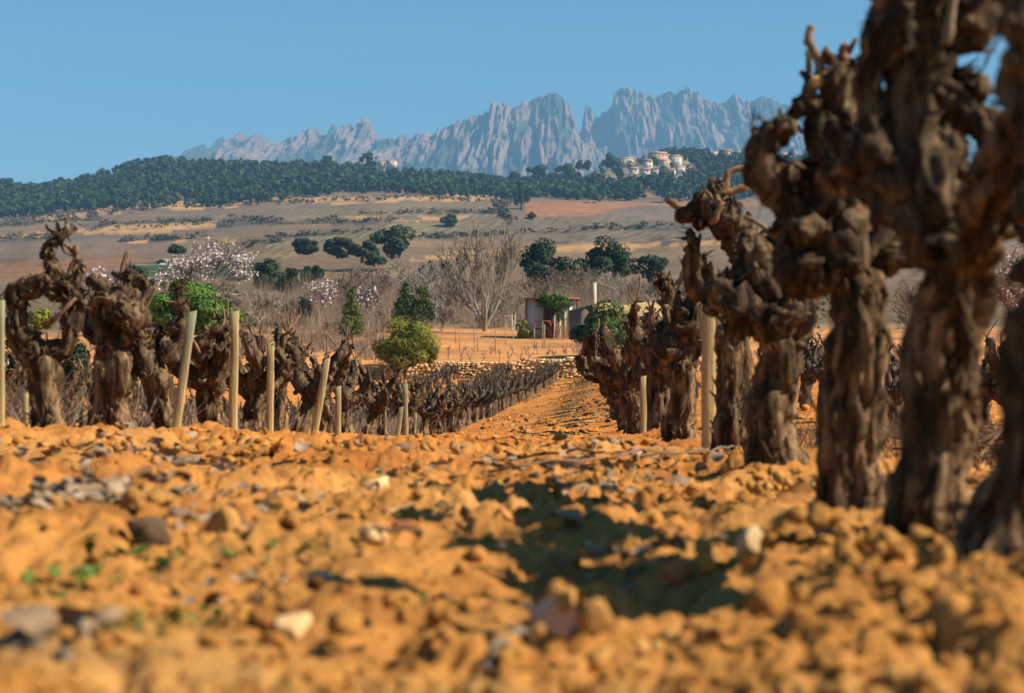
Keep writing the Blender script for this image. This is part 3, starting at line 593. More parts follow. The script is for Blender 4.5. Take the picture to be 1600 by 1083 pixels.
for s in range(5):
    tr, arms, canes, sd, vx, k, mt_ = random_vine(s + 20, .9, .045)
    mb, spur = build_vine(None, np.array(tr), [np.array(a) for a in arms], [], sd + 60, vx, k, one_piece=True)
    g = np.random.default_rng(s)
    for P, r in canes + spur: mb.tube(np.array(P), r * 1.3, 4)
    me = mb.data('old_vine', True); me.materials.append(M['bark_far']); me.materials.append(M['trunk_far'])
    cz = np.empty(len(me.polygons) * 3); me.polygons.foreach_get('center', cz); me.polygons.foreach_set('material_index', (cz.reshape(-1, 3)[:, 2] < .42).astype(np.int32))
    far_stock.append(me)
used = set(); vg = np.random.default_rng(77)
def put_vine(x, y, sc_, label, group, far=False, low=.02):
    z = float(ground_z(x, y)) - low; rz = vg.uniform(0, 6.28); sz = sc_ * vg.uniform(.9, 1.1); sx = sc_ * vg.uniform(.92, 1.15)
    if far:
        o = obj('old_vine', far_stock[vg.integers(0, 5)], None, None, (x, y, z), (0, 0, rz), (sx, sx, sz)); return tag(o, label, 'vine', group)
    i = int(vg.integers(0, 6))
    o = stock[i] if i not in used else copy_tree(stock[i]); used.add(i)
    o.location = (x, y, z); o.rotation_euler = (0, 0, rz); o.scale = (sx, sx, sz); return tag(o, label, 'vine', group)
for i in range(6): pass
# left row, on from the spiked vine: individually described while they can be told apart
near_l = [(332, 'stout old vine between the leaning stake and the tall weathered stake'), (396, 'old vine between the tall weathered stake and the short stake to its right'),
          (446, 'bushy-headed old vine just right of the short stake in the left row'), (482, 'old vine with raised dry canes just left of the second leaning stake'), (516, 'old vine right behind the second leaning stake'),
          (548, 'old vine right of the short green-tinged stake in the left row'), (576, 'old vine in the left row straight below the broom bush\'s left edge'), (602, 'old vine in the left row left of the pair of yellow stakes'), (640, 'old vine right behind the pair of yellow stakes')]
ydense = np.linspace(6, 100, 4000); pxd = VX + F * row_x(ydense, 'L') / ydense
for px, lab in near_l:
    y = float(np.interp(px, pxd, ydense)); put_vine(float(row_x(y, 'L')) + vg.normal(0, .04), y, 1.0 if px < 420 else 1.04, lab, LG)
y = float(np.interp(640, pxd, ydense)) + 1.2; ys_row1 = []
while y < 99.3: ys_row1.append(y); y += 1.05
for y in ys_row1:
    put_vine(float(row_x(y, 'L')) + vg.normal(0, .05), y, 1.06, 'small old vine in the receding far stretch of the left row' if y > 36 else 'old vine in the middle stretch of the left row, past the yellow stakes', LG + (', far stretch' if y > 36 else ', middle stretch'), y > 36)
for k, (off, y0, lab) in enumerate(((-2.85, 8.6, 'old vine in the second row behind the left row'), (-5.75, 15, 'old vine in the third row on the left'))):
    y = y0
    while y < 99:
        far = y > 20; put_vine(float(row_x(y, 'L')) + off + vg.normal(0, .06), y, 1.04, lab + (', near the stone wall' if k == 0 and y > 45 else ''), 'old vines of the %s left row%s' % (('second', 'third')[k], ', far end' if k == 0 and y > 45 else ''), far)
        y += (1.0 if k == 0 else 1.7) if y < 34 else 1.6
y = 13.2; rl = [('old vine with a dense spiky head directly behind the short orange stake', 13.0), ('old vine second behind the short orange stake in the right row', 14.6), ('old vine third behind the short orange stake in the right row', 16.2)]
for lab, y in rl: put_vine(float(row_x(y, 'R')) + vg.normal(0, .03), y, 1.28, lab, 'old vines of the right row')
y = 17.6
while y < 99.3:
    put_vine(float(row_x(y, 'R')) + vg.normal(0, .04), y, 1.3 - .2 * min(1, (y - 17) / 40), 'old vine in the receding far stretch of the right row', 'old vines of the right row, far stretch', y > 30); y += 1.2
y = 12.6; 
while y < 30:
    put_vine(float(row_x(y, 'R')) + 2.75 + vg.normal(0, .05), y, 1.0, 'old vine in the row beyond the thick right-hand trunks', 'old vines of the second right row', y > 17, 0); y += 1.15

# ------------------------------------------------------------------ stakes
n = NT('stake_wood'); p = n.coords(True); q = n.mapping(p, (1, 1, .06))
c = n.ramp(n.noise(q, 60, 5, .6), [(.3, (.19, .13, .06)), (.5, (.36, .25, .11)), (.75, (.44, .34, .17))])
sx = n.new('ShaderNodeSeparateXYZ'); n.link(n.new('ShaderNodeTexCoord').outputs['Generated'], sx.inputs[0])
w = n.new('ShaderNodeMapRange'); w.inputs[1].default_value = .35; w.inputs[2].default_value = .9; n.link(sx.outputs[2], w.inputs[0])
wm = n.new('ShaderNodeMath'); wm.operation = 'MULTIPLY'; n.link(w.outputs[0], wm.inputs[0]); n.link(n.orand(), wm.inputs[1])
c = n.mix(c, n.ramp(n.noise(q, 40, 4), [(.3, (.13, .13, .085)), (.7, (.27, .26, .17))]), wm.outputs[0]); n.bump(n.noise(q, 120, 4), .6, .004)
M['stake'] = n.color(c)
def stake(label, top, bot, w_px, d, low=.12, group='wooden vineyard stakes'):
    t, b = at(top[0], top[1], d), at(bot[0], bot[1], d); wd = w_px * d / F; g = np.random.default_rng(int(top[0] * 7))
    ax = (t - b); L = ax.length; b2 = b - ax.normalized() * low; m = 7
    mb = MB(); V = []
    for i in range(m):
        f = i / (m - 1); c = (b2.lerp(t, f)) - b2; hw_ = wd * .5 * (1 - .06 * f) * (1 + .04 * g.normal()); cx = np.array(c) + g.normal(0, .03 * wd, 3) * (0 < i < m - 1)
        ch = hw_ * .78
        for a, e in ((-hw_, -ch), (-ch, -hw_), (ch, -hw_), (hw_, -ch), (hw_, ch), (ch, hw_), (-ch, hw_), (-hw_, ch)): V.append((cx[0] + a, cx[1] + e * .8, cx[2] + (.25 * a if i == m - 1 else 0)))
    Q = [(i * 8 + j, i * 8 + (j + 1) % 8, (i + 1) * 8 + (j + 1) % 8, (i + 1) * 8 + j) for i in range(m - 1) for j in range(8)]
    V.append(tuple(np.mean(V[-8:], 0))); k = len(V) - 1; T = [((m - 1) * 8 + j, (m - 1) * 8 + (j + 1) % 8, k) for j in range(8)]
    mb.add(V, T, Q); o = mb.build('wooden_stake', M['stake'], None, False, loc=b2); return tag(o, label, 'stake', group)
stake('pale stake at the left edge of the picture', (1, 470), (1, 694), 12, 7.0)
stake('short yellow stake low beside the leftmost vine', (40, 614), (39, 694), 8, 8.3)
stake('tall wooden stake leaning right in front of the green tree', (301, 487), (271, 702), 13, 9.4)
stake('upright weathered grey-topped stake in the left row', (367, 487), (364, 700), 13, 10.6)
stake('upright stake with an orange foot, third in the left row', (423, 535), (421, 697), 11, 12.2)
stake('second leaning stake of the left row, slanting up to the right', (511, 561), (489, 696), 11, 14.4)
stake('short green-tinged stake right of the second leaning stake', (528, 604), (529, 693), 9, 15.5)
stake('left one of the pair of yellow stakes, leaning right', (627, 636), (620, 694), 7, 23.0)
stake('right one of the pair of yellow stakes, upright and taller', (633, 600), (635, 694), 7, 23.8)
stake('small slim stake right of the pair of yellow stakes', (649, 648), (647, 692), 5, 26.5)
stake('broad green-yellow stake between the vines of the right row', (1107, 428), (1107, 712), 21, 8.6)
stake('short orange stake in front of the right row\'s far vines', (1005, 588), (1005, 696), 10, 12.4)
stake('orange stake behind the thick right-hand trunks', (1372, 508), (1366, 700), 24, 6.9)
for px, y0, y1 in ((602, 640, 690), (693, 655, 684), (733, 650, 672), (768, 640, 660), (790, 636, 654), (803, 630, 645)):
    d = float(np.interp(px, pxd, ydense)) - .35; stake('tiny slim stake along the receding left row', (px, y0), (px, y1), 3.2, d, group='tiny stakes along the receding left row')
# ------------------------------------------------------------------ stone wall, terrace
M['wallstone'] = flat_var('dry_wall_stone', [(.3, (.46, .31, .15)), (.6, (.60, .43, .22)), (.8, (.66, .52, .32))], 2.0, .6, 14, .03)
M['earth'] = flat_var('wall_core_earth', [(.3, (.28, .15, .06)), (.7, (.40, .22, .09))], 2.0, .6, 12, .03)
IS2, IT2 = icosphere(2); IS1, IT1 = icosphere(1); IS3, IT3 = icosphere(3)
def rock(seed, sub=2, amp=.28, box=.0, cuts=0):
    V, T = {1: (IS1, IT1), 2: (IS2, IT2), 3: (IS3, IT3)}[sub]; V = V.copy()
    if box: V = np.sign(V) * np.abs(V) ** (1 - box); V /= np.abs(V).max()
    N = V / np.linalg.norm(V, axis=1, keepdims=True)
    V = V * (1 + amp * fbm(N * 1.5 + seed * 5.1, 3)[:, None] + amp * .5 * noise(N * 4 + seed * 3.3)[:, None]); gg = np.random.default_rng(int(seed) + 5)
    for _ in range(cuts):                        # broken facets
        a = gg.normal(size=3); a /= np.linalg.norm(a); o_ = V @ a - gg.uniform(.45, .8); V = V - np.clip(o_, 0, None)[:, None] * a
    return V, T
WY = 101.0
wx = lambda px: (px - VX) / F * WY
wall = thing('dry_stone_wall', 'low dry stone wall of pale rounded stones across the end of the rows', 'wall', (0, WY, 0))
xs = np.linspace(wx(470), wx(1120), 60)
top_px = lambda px: np.interp(px, [470, 560, 640, 720, 800, 860, 900, 960, 1120], [572, 572, 570, 568, 566, 563, 560, 560, 560])
zt = np.array([E + (VY - top_px(VX + F * x / WY)) / F * WY for x in xs]); zg = np.array([float(ground_base(x, WY)) - .3 for x in xs])
mb = MB(); mb.add(np.concatenate([np.stack([xs, 0 * xs + .10, zg], 1), np.stack([xs, 0 * xs + .10, zt - .12], 1), np.stack([xs, 0 * xs + .8, zt - .06], 1), np.stack([xs, 0 * xs + .8, zg], 1)]),
                  Q=np.concatenate([grid_faces(4, 60)])); mb.build('earth_core', M['earth'], wall)
stones = [mesh_data('stone', *(lambda r: (r[0], r[1]))(rock(s, 2, .4, .3, 5)), True) for s in range(7)]
for s_ in stones: s_.materials.append(M['wallstone'])
g = np.random.default_rng(9); rest = MB(); cnt = 0; row = 0
for row in range(9):
    x = xs[0] + g.uniform(0, .3)
    while x < xs[-1]:
        w = g.uniform(.17, .40); zb = float(np.interp(x, xs, zg)) + .3; ztp = float(np.interp(x, xs, zt)); z = zb + .06 + row * .14
        if z < ztp + .05:
            sc_ = (w * .56, g.uniform(.14, .2), g.uniform(.07, .115)); p = (x + w / 2, g.uniform(-.06, .03), z + g.uniform(-.03, .05)); r = (g.uniform(-.2, .2), g.uniform(-.25, .25), g.uniform(-.3, .3)); px = VX + F * x / WY
            if cnt < 298 and 690 < px < 960: obj('stone', stones[g.integers(0, 7)], None, wall, p, r, sc_); cnt += 1
            else: V, T = rock(int(g.integers(0, 7)), 1, .22, .35); rest.add(V * np.array(sc_) + np.array(p), T)
        x += w * .95
o = rest.build('stones_of_wall_ends', M['wallstone'], wall, True); o['kind'] = 'stuff'

# ------------------------------------------------------------------ foliage builders
def leaf_cloud(g, c, rad, n, size, clumps=14, shell=.55, flat=.55, spread=.42, tri=False):
    """many small leaf faces gathered in clumps through an ellipsoid"""
    c = np.array(c, float); rad = np.array(rad, float)
    u = g.normal(size=(clumps, 3)); u /= np.linalg.norm(u, axis=1, keepdims=True); rr = g.uniform(shell, 1, (clumps, 1)); cc = u * rr
    k = g.integers(0, clumps, n); v = g.normal(size=(n, 3)); v /= np.linalg.norm(v, axis=1, keepdims=True)
    cr = g.uniform(.6, 1.25, clumps)[k][:, None] * spread
    p = cc[k] + v * cr * g.uniform(.55, 1, (n, 1)) ** .5; nrm = v + .5 * p + g.normal(0, .45, (n, 3)); nrm /= np.linalg.norm(nrm, axis=1, keepdims=True)
    p = c + p * rad * .92
    a = np.cross(nrm, g.normal(size=(n, 3))); a /= np.linalg.norm(a, axis=1, keepdims=True); b = np.cross(nrm, a)
    s = size * g.uniform(.6, 1.4, (n, 1)); a = a * s; b = b * s * flat
    if tri:
        V = np.stack([p - a, p + b, p + a], 1).reshape(-1, 3); return V, np.arange(3 * n).reshape(-1, 3), None
    V = np.stack([p - a, p + b + nrm * s * .15, p + a, p - b + nrm * s * .15], 1).reshape(-1, 3); return V, None, np.arange(4 * n).reshape(-1, 4)
def branches(g, h, r, levels=4, spread=.6, up=.35, split=(2, 4), start=0.0, dirn=(0, 0, 1), ratio=.72, wig=.12, first=.35, nseg=3):
    """recursive limbs as tapered tubes -> list of (points, radii)"""
    out = []; tips = []
    def grow(p, d, L, r, lv):
        P = [p]; rr = [r]; q = p.copy(); dd = d.copy()
        for i in range(nseg):
            dd = dd + g.normal(0, wig, 3) + np.array([0, 0, up * .12]); dd /= np.linalg.norm(dd); q = q + dd * L / nseg; P.append(q.copy()); rr.append(r * (1 - .45 * (i + 1) / nseg))
        out.append((np.array(P), np.array(rr)))
        if lv == 0: tips.append(q); return
        for k in range(g.integers(split[0], split[1] + 1)):
            v = g.normal(size=3); v -= dd * (v @ dd); v /= np.linalg.norm(v) + 1e-9; nd = dd + v * spread * g.uniform(.6, 1.3) + np.array([0, 0, up * .5]); nd /= np.linalg.norm(nd)
            f = g.uniform(.55, 1.0) if k else 1.0; j = -1 if k == 0 else g.integers(1, nseg + 1)
            grow(P[j], nd, L * ratio * g.uniform(.75, 1.15), rr[j] * (.8 if k == 0 else .62), lv - 1)
    grow(np.zeros(3), np.array(dirn, float), h * first, r, levels); return out, tips
def tubes(L, n=3, rmin=0.0):
    mb = MB()
    for P, r in L:
        V, T, Q = tube(P, np.maximum(r, rmin), n); mb.add(V, None, Q)
    return mb
M['twig_grey'] = flat_var('bare_wood_grey', [(.3, (.22, .19, .15)), (.7, (.34, .30, .24))], 2, .3, 20, .01, per='island')
M['twig_brown'] = flat_var('bare_wood_brown', [(.3, (.15, .105, .075)), (.7, (.27, .20, .145))], .25, .3, 20, .01, per='island')
M['trunk'] = flat_var('tree_trunk', [(.3, (.08, .055, .035)), (.7, (.15, .11, .075))], 3, .6, 12, .03)
M['pine'] = leaf_mat('pine_needles', (.012, .026, .014), (.022, .044, .020), (.040, .066, .026))
M['oak'] = leaf_mat('holm_oak_leaves', (.014, .026, .012), (.024, .042, .018), (.042, .062, .025))
M['pine_light'] = leaf_mat('young_conifer', (.045, .075, .018), (.095, .13, .03), (.15, .17, .045))
M['juniper'] = leaf_mat('dark_juniper', (.020, .045, .010), (.040, .075, .016), (.075, .11, .022))
M['ivy'] = leaf_mat('glossy_green_leaves', (.022, .060, .008), (.045, .11, .014), (.10, .18, .028))
M['broom'] = leaf_mat('broom_stems', (.07, .085, .010), (.13, .145, .018), (.22, .22, .035))
M['shrub'] = leaf_mat('laurel_shrub', (.018, .042, .012), (.035, .070, .018), (.075, .11, .03))
M['scrub'] = leaf_mat('dry_scrub', (.05, .05, .025), (.09, .08, .04), (.16, .13, .07))
M['blossom'] = leaf_mat('almond_blossom', (.36, .29, .275), (.50, .42, .40), (.64, .57, .55))
def leafy_tree(name, label, cat, px, base_py, d, w_px, h_px, mat, n, leaf, seed, group=None, trunk_f=.22, clumps=14, zoff=None, shape=(1, 1), spread=.42):
    g = np.random.default_rng(seed); b = at(px, base_py, d); w, h = w_px * d / F, h_px * d / F
    root = thing(name, label, cat, b, 0, group); n = int(n * 1.5); leaf = leaf * 1.25
    tr = trunk_f * h; lim, tips = branches(g, h * .8, .05 * w + .03 * h, 2, .7, .4, (3, 4), first=.42)
    tubes(lim, 6).build('trunk', M['trunk'], root, True)
    mb = MB(); ch = (h - tr) / 2
    V, T, Q = leaf_cloud(g, (0, 0, tr + ch), (w / 2 * shape[0], w / 2 * shape[0], ch * shape[1]), n, leaf, clumps, spread=spread); mb.add(V, T, Q)
    mb.build('crown', M[mat], root); return root
def conifer(name, label, px, base_py, d, w_px, h_px, mat, n, leaf, seed, group=None, peaks=1):
    g = np.random.default_rng(seed); b = at(px, base_py, d); w, h = w_px * d / F, h_px * d / F; root = thing(name, label, 'conifer', b, 0, group)
    MB().tube([(0, 0, -.2), (0, 0, h * .5), (0, 0, h * .9)], [.05 * w, .03 * w, .01 * w], 6).build('trunk', M['trunk'], root)
    mb = MB()
    for k in range(peaks):
        ox = (k - (peaks - 1) / 2) * w * .42; hh = h * (1 - .08 * k); m = n // peaks; nb = 60
        zb = g.uniform(.03, .97, nb) ** 1.15; az = g.uniform(0, 6.28, nb); L = (1 - zb) ** .8 * w * (.5 if peaks == 1 else .36) * g.uniform(.7, 1.1, nb)
        k2 = g.integers(0, nb, m); f = g.uniform(.15, 1, m) ** .6; sp = .05 * w + .10 * w * (1 - zb[k2]) * g.uniform(0, 1, m)
        p = np.stack([ox + np.cos(az[k2]) * L[k2] * f, np.sin(az[k2]) * L[k2] * f, hh * zb[k2] + L[k2] * f * .35], 1) + g.normal(size=(m, 3)) * sp[:, None] * .6
        nr = g.normal(size=(m, 3)) + p * np.array([1, 1, 0]) / (w * .3); nr /= np.linalg.norm(nr, axis=1, keepdims=True); a = np.cross(nr, g.normal(size=(m, 3))); a /= np.linalg.norm(a, axis=1, keepdims=True); bb = np.cross(nr, a)
        s = leaf * g.uniform(.6, 1.4, (m, 1)); mb.add(np.stack([p - a * s, p + bb * s * .35, p + a * s, p - bb * s * .35], 1).reshape(-1, 3), None, np.arange(4 * m).reshape(-1, 4))
    mb.build('crown', M[mat], root); return root
def bare_tree(label, px, base_py, d, w_px, h_px, seed, mat='twig_grey', levels=5, group=None, spread=.62, rmin=.012, first=.24, r=.03, name='bare_tree', split=(2, 4), cat='tree', up=.35, stems=1):
    g = np.random.default_rng(seed); b = at(px, base_py, d); w, h = w_px * d / F, h_px * d / F; root = thing(name, label, cat, b, 0, group)
    lim, tips = [], []
    for k in range(stems):
        a = 6.28 * k / max(stems, 1) + g.normal(0, .3); t = .55 if stems > 1 else 0.0
        l2, t2 = branches(g, h, h * r * (1 if stems == 1 else .6), levels, spread, up, split, first=first, ratio=.78, dirn=(math.cos(a) * t, math.sin(a) * t, .85)); lim = l2[:1] + lim + l2[1:]; tips += t2
    allp = np.concatenate([P for P, _ in lim]); sx = w / (np.ptp(allp[:, 0]) + .01); sz = h / allp[:, 2].max(); S = np.array([sx, sx, sz])
    lim = [(P * S, rr) for P, rr in lim]
    tubes(lim[:stems], 8, rmin).build('trunk', M[mat], root, True); tubes(lim[stems:], 3, rmin).build('crown', M[mat], root); return root, [t * S for t in tips], lim
def almond(label, px, base_py, d, w_px, h_px, seed, n=2600, size=.10, group='almond trees in blossom'):
    root, tips, lim = bare_tree(label, px, base_py, d, w_px, h_px, seed, 'twig_brown', 4, group, .6, .018, .2, .025, 'almond_tree', (3, 4), stems=3)
    g = np.random.default_rng(seed + 1); P = np.concatenate([np.linspace(p[0], p[-1], 5) for p, r in lim if r[0] < .03 * (h_px * d / F) * .45] or [np.array(tips)]); p = P[g.integers(0, len(P), n)] + g.normal(0, .14, (n, 3))
    nr = g.normal(size=(n, 3)); nr /= np.linalg.norm(nr, axis=1, keepdims=True); a = np.cross(nr, g.normal(size=(n, 3))); a /= np.linalg.norm(a, axis=1, keepdims=True); bb = np.cross(nr, a); s = size * g.uniform(.6, 1.4, (n, 1))
    MB().add(np.stack([p - a * s, p + bb * s, p + a * s, p - bb * s], 1).reshape(-1, 3), None, np.arange(4 * n).reshape(-1, 4)).build('blossom', M['blossom'], root); return root
def broom(label, px, base_py, d, w_px, h_px, n, seed, name='broom_bush'):
    g = np.random.default_rng(seed); b = at(px, base_py, d); w, h = w_px * d / F, h_px * d / F; root = thing(name, label, 'bush', b)
    mb = MB()
    V, T, Q = leaf_cloud(g, (0, 0, h * .50), (w * .50, w * .48, h * .50), n, .15, 40, .45, .13, .34); mb.add(V, T, Q)
    V, T, Q = leaf_cloud(g, (w * .36, 0, h * .30), (w * .17, w * .16, h * .22), n // 9, .13, 10, .4, .13, .4); mb.add(V, T, Q)
    V, T, Q = leaf_cloud(g, (-w * .05, -.1, h * .40), (w * .40, w * .36, h * .34), n // 2, .16, 20, .2, .16, .45); mb.add(V, T, Q)
    mb.build('stems', M['broom'], root)
    MB().tube([(0, 0, -.2), (.05, 0, .25 * h), (.0, .03, .5 * h)], [.09, .06, .03], 6).build('trunk', M['trunk'], root); return root

broom('rounded olive-green broom bush in front of the stone wall', 632, 584, 99, 100, 88, 12000, 4)
leafy_tree('evergreen_tree', 'bright green bushy tree behind the left row\'s stakes', 'tree', 297, 545, 82, 150, 108, 'ivy', 12000, .085, 6, clumps=46, trunk_f=.06, spread=.30)
conifer('fir_tree', 'pale yellow-green young fir left of the broom bush', 550, 528, 134, 52, 78, 'pine_light', 4200, .11, 7)
conifer('juniper_tree', 'dark green juniper with two peaks above the broom bush', 647, 508, 139, 66, 66, 'juniper', 5200, .12, 8, peaks=2)
leafy_tree('laurel_shrub', 'dark green shrub spreading in front of the ochre wall', 'shrub', 956, 564, 106, 132, 84, 'shrub', 7500, .085, 9, clumps=24, trunk_f=.05)
leafy_tree('small_shrub', 'small olive shrub left of the shed', 'shrub', 822, 529, 139, 26, 28, 'broom', 900, .08, 10, clumps=8, trunk_f=.05)
almond('large almond tree in white blossom above the bright green tree', 328, 462, 172, 128, 86, 12, 3600, .11)
almond('small pink-white almond tree in the middle of the brushwood', 506, 484, 165, 52, 56, 13, 1100, .09)
almond('low pale almond tree left of the large blossoming one', 262, 462, 168, 66, 44, 14, 1200, .10)
almond('pale blossoming almond tree behind the leftmost vines', 172, 478, 120, 92, 60, 15, 1500, .09)
almond('blossoming almond tree right of the thick trunks at the right edge', 1580, 515, 62, 150, 130, 16, 3000, .042)
almond('sparse pink almond tree left of the fir', 575, 492, 175, 50, 48, 17, 700, .09)
bare_tree('large pale bare tree with a wide fan of branches beside the shed', 757, 516, 148, 150, 176, 18, 'twig_grey', 5, None, .55, .028, .16, .032, split=(3, 3), up=.55, stems=5)
bt = [(602, 500, 190, 110, 90, 'twig_brown'), (560, 495, 200, 90, 80, 'twig_brown'), (660, 495, 185, 100, 90, 'twig_grey'), (705, 500, 172, 80, 70, 'twig_brown'), (840, 500, 178, 90, 80, 'twig_brown'), (920, 492, 205, 110, 80, 'twig_brown'), (975, 495, 180, 110, 76, 'twig_grey'),
      (1030, 495, 190, 100, 72, 'twig_brown'), (405, 505, 150, 70, 62, 'twig_grey'), (440, 505, 152, 60, 52, 'twig_grey'), (690, 520, 138, 46, 60, 'twig_grey'), (535, 480, 215, 90, 70, 'twig_brown'), (800, 505, 160, 60, 60, 'twig_grey'), (470, 500, 170, 56, 40, 'twig_brown'),
      (625, 470, 240, 130, 70, 'twig_grey'), (880, 470, 235, 100, 60, 'twig_brown'), (1075, 500, 170, 90, 70, 'twig_brown'), (1440, 530, 120, 130, 100, 'twig_brown')]
bl = ['brown bare tree behind the broom bush', 'brown bare thicket tree behind the fir', 'grey bare tree right behind the juniper', 'brown bare tree left of the large pale bare tree', 'brown bare tree behind the shed', 'brown bare tree behind the concrete post', 'grey bare tree above the ochre wall',
      'brown bare tree at the right end of the ochre wall', 'pale bare shrub right of the bright green tree', 'second pale bare shrub right of the bright green tree', 'small pale bare tree between juniper and large bare tree', 'brown bare thicket tree behind the small pink almond', 'small grey bare tree left of the shed',
      'low brown bare shrub left of the small pink almond', 'wide grey bare tree below the dark round oak', 'brown bare tree below the right-hand pines', 'brown bare tree behind the knotted vine of the right row', 'brown bare tree seen between the thick right trunks']
for k, (a, l) in enumerate(zip(bt, bl)): bare_tree(l, a[0], a[1], a[2], a[3], a[4], 30 + k, a[5], 4, 'bare winter trees along the stream', .6, .026 * a[2] / 150, .2, .02, split=(3, 4), stems=3)
# dense undergrowth of bare shrubs and scrub along the stream
g = np.random.default_rng(21); nS = 24000; px = g.uniform(380, 1130, nS); d = g.uniform(158, 250, nS); bz = terr_z(px, d); hh = g.uniform(.4, 3.5, nS) * (.25 + 1.1 * (noise(xyz(px / 34, d / 16, 3)) + .45).clip(0, 1.3))
x = (px - VX) / F * d; ln = g.normal(0, .22, (nS, 2)); wdt = g.uniform(.012, .03, (nS, 1)); p0 = np.stack([x, d, bz - .1], 1); p1 = p0 + np.stack([ln[:, 0] * hh, ln[:, 1] * hh, hh], 1); sd = np.array([1.0, .3, 0]) * wdt
MBs = MB(); MBs.add(np.stack([p0 - sd, p0 + sd, p1], 1).reshape(-1, 3), np.arange(3 * nS).reshape(-1, 3))
o = MBs.build('brushwood', M['twig_brown']); tag(o, 'brown leafless brushwood along the stream bed', kind='stuff')
mb = MB()
for k in range(210):
    px = g.uniform(-60, 1300); d = g.uniform(152, 330); s = g.uniform(.5, 1.6); p = terr_at(px, d); V, T, Q = leaf_cloud(g, (p.x, p.y, p.z + s * .35), (s * 1.2, s, s * .75), 90, .16, 6); mb.add(V, T, Q)
o = mb.build('scrub', M['scrub']); tag(o, 'dry olive-brown scrub on the valley floor', kind='stuff')

nS = 26000; y = 8.2 + 42 * g.random(nS) ** 1.6; x = row_x(y, 'L') - .15 - g.random(nS) ** 1.3 * 7.5; keep = noise(xyz(x * 1.2, y * 1.2, 5)) > -.35; x, y = x[keep], y[keep]; nS = len(x); z = ground_z(x, y); hh = g.uniform(.06, .34, nS) * (1 + y / 60); ln = g.normal(0, .55, (nS, 2)) * hh[:, None]; sd = np.array([1.0, .2, 0]) * (.0022 + .00012 * y)[:, None] * g.uniform(.7, 1.6, (nS, 1)); p0 = np.stack([x, y, z - .02], 1); p1 = p0 + np.stack([ln[:, 0], ln[:, 1], hh], 1)
o = MB().add(np.stack([p0 - sd, p0 + sd, p1], 1).reshape(-1, 3), np.arange(3 * nS).reshape(-1, 3)).build('dry_weed_stems', M['twig_brown']); tag(o, 'brown dry weed stems between the vine rows on the left', kind='stuff')
nS = 16000; px = np.where(g.random(nS) < .7, g.uniform(200, 600, nS), g.uniform(900, 1060, nS)); d = g.uniform(106, 158, nS); keep = noise(xyz(px / 26, d / 7, 3)) > .05; px, d = px[keep], d[keep]; nS = len(px); x = (px - VX) / F * d; z = terr_z(px, d); hh = g.uniform(.2, 1.1, nS); ln = g.normal(0, .4, (nS, 2)) * hh[:, None]; sd = np.array([.022, .004, 0]) * g.uniform(.7, 1.4, (nS, 1)); p0 = np.stack([x, d, z - .05], 1); p1 = p0 + np.stack([ln[:, 0], ln[:, 1], hh], 1)
o = MB().add(np.stack([p0 - sd, p0 + sd, p1], 1).reshape(-1, 3), np.arange(3 * nS).reshape(-1, 3)).build('terrace_brush', M['twig_brown']); tag(o, 'brown dry brush in patches on the orange terrace', kind='stuff')
# round evergreens out in the fields
ev = [('holm_oak', 'dark round holm oak, largest tree out in the fields', 614, 404, 470, 66, 54, 'oak', 2600, .42), ('holm_oak', 'lone dark round oak high in the striped field', 704, 355, 0, 28, 24, 'oak', 700, .6), ('holm_oak', 'broad dark oak at the left end of the field grove', 482, 397, 480, 46, 27, 'oak', 1300, .42),
      ('holm_oak', 'wide dark oak in the middle of the field grove', 528, 402, 470, 56, 34, 'oak', 1600, .42), ('holm_oak', 'dark oak in the grove just left of the largest field tree', 566, 410, 450, 50, 34, 'oak', 1400, .42), ('holm_oak', 'low dark oak at the foot of the field grove', 584, 416, 430, 40, 22, 'oak', 900, .4),
      ('holm_oak', 'small dark oak beside the pale road on the left', 275, 404, 440, 28, 22, 'oak', 700, .4), ('pine_tree', 'dark pine behind the shed, left of a pair', 858, 456, 240, 96, 86, 'pine', 3200, .24), ('pine_tree', 'dark pine above the concrete post, right of a pair', 955, 450, 250, 86, 74, 'pine', 3200, .24),
      ('pine_tree', 'lower dark pine between the pair of pines', 905, 455, 245, 60, 50, 'pine', 2000, .24), ('pine_tree', 'small pine left of the large pale bare tree', 666, 436, 290, 24, 30, 'pine', 700, .25), ('pine_tree', 'small round dark pine behind the bare tree\'s left branches', 697, 430, 295, 22, 26, 'oak', 600, .25),
      ('pine_tree', 'small dark pine right behind the bare tree\'s left branches', 722, 424, 300, 22, 30, 'pine', 600, .25), ('pine_tree', 'mid green pine at the left end of the valley pine clump', 418, 462, 262, 50, 54, 'pine', 1700, .25), ('pine_tree', 'dark pine in the middle of the valley pine clump', 446, 462, 268, 38, 46, 'oak', 1200, .25),
      ('pine_tree', 'mid green pine right of the middle of the valley pine clump', 468, 460, 262, 44, 44, 'pine', 1400, .25), ('pine_tree', 'small dark pine at the right end of the valley pine clump', 494, 438, 300, 32, 26, 'oak', 700, .25), ('pine_tree', 'dark pine behind the second vine of the left row', 208, 468, 150, 60, 52, 'oak', 1600, .16),
      ('holm_oak', 'green bush below the valley pine clump', 466, 500, 168, 46, 34, 'oak', 1100, .15), ('pine_tree', 'tall dark tree on the wooded slope at the head of the red field', 815, 326, 0, 30, 42, 'pine', 700, .8), ('holm_oak', 'small round tree at the corner of the red field', 832, 342, 0, 12, 11, 'oak', 200, .8),
      ('holm_oak', 'pale scrubby tree below the tall dark slope tree', 780, 330, 0, 20, 18, 'scrub', 350, .8), ('holm_oak', 'dark evergreen behind the ochre wall at the right row', 1015, 440, 255, 60, 44, 'pine', 1400, .24)]
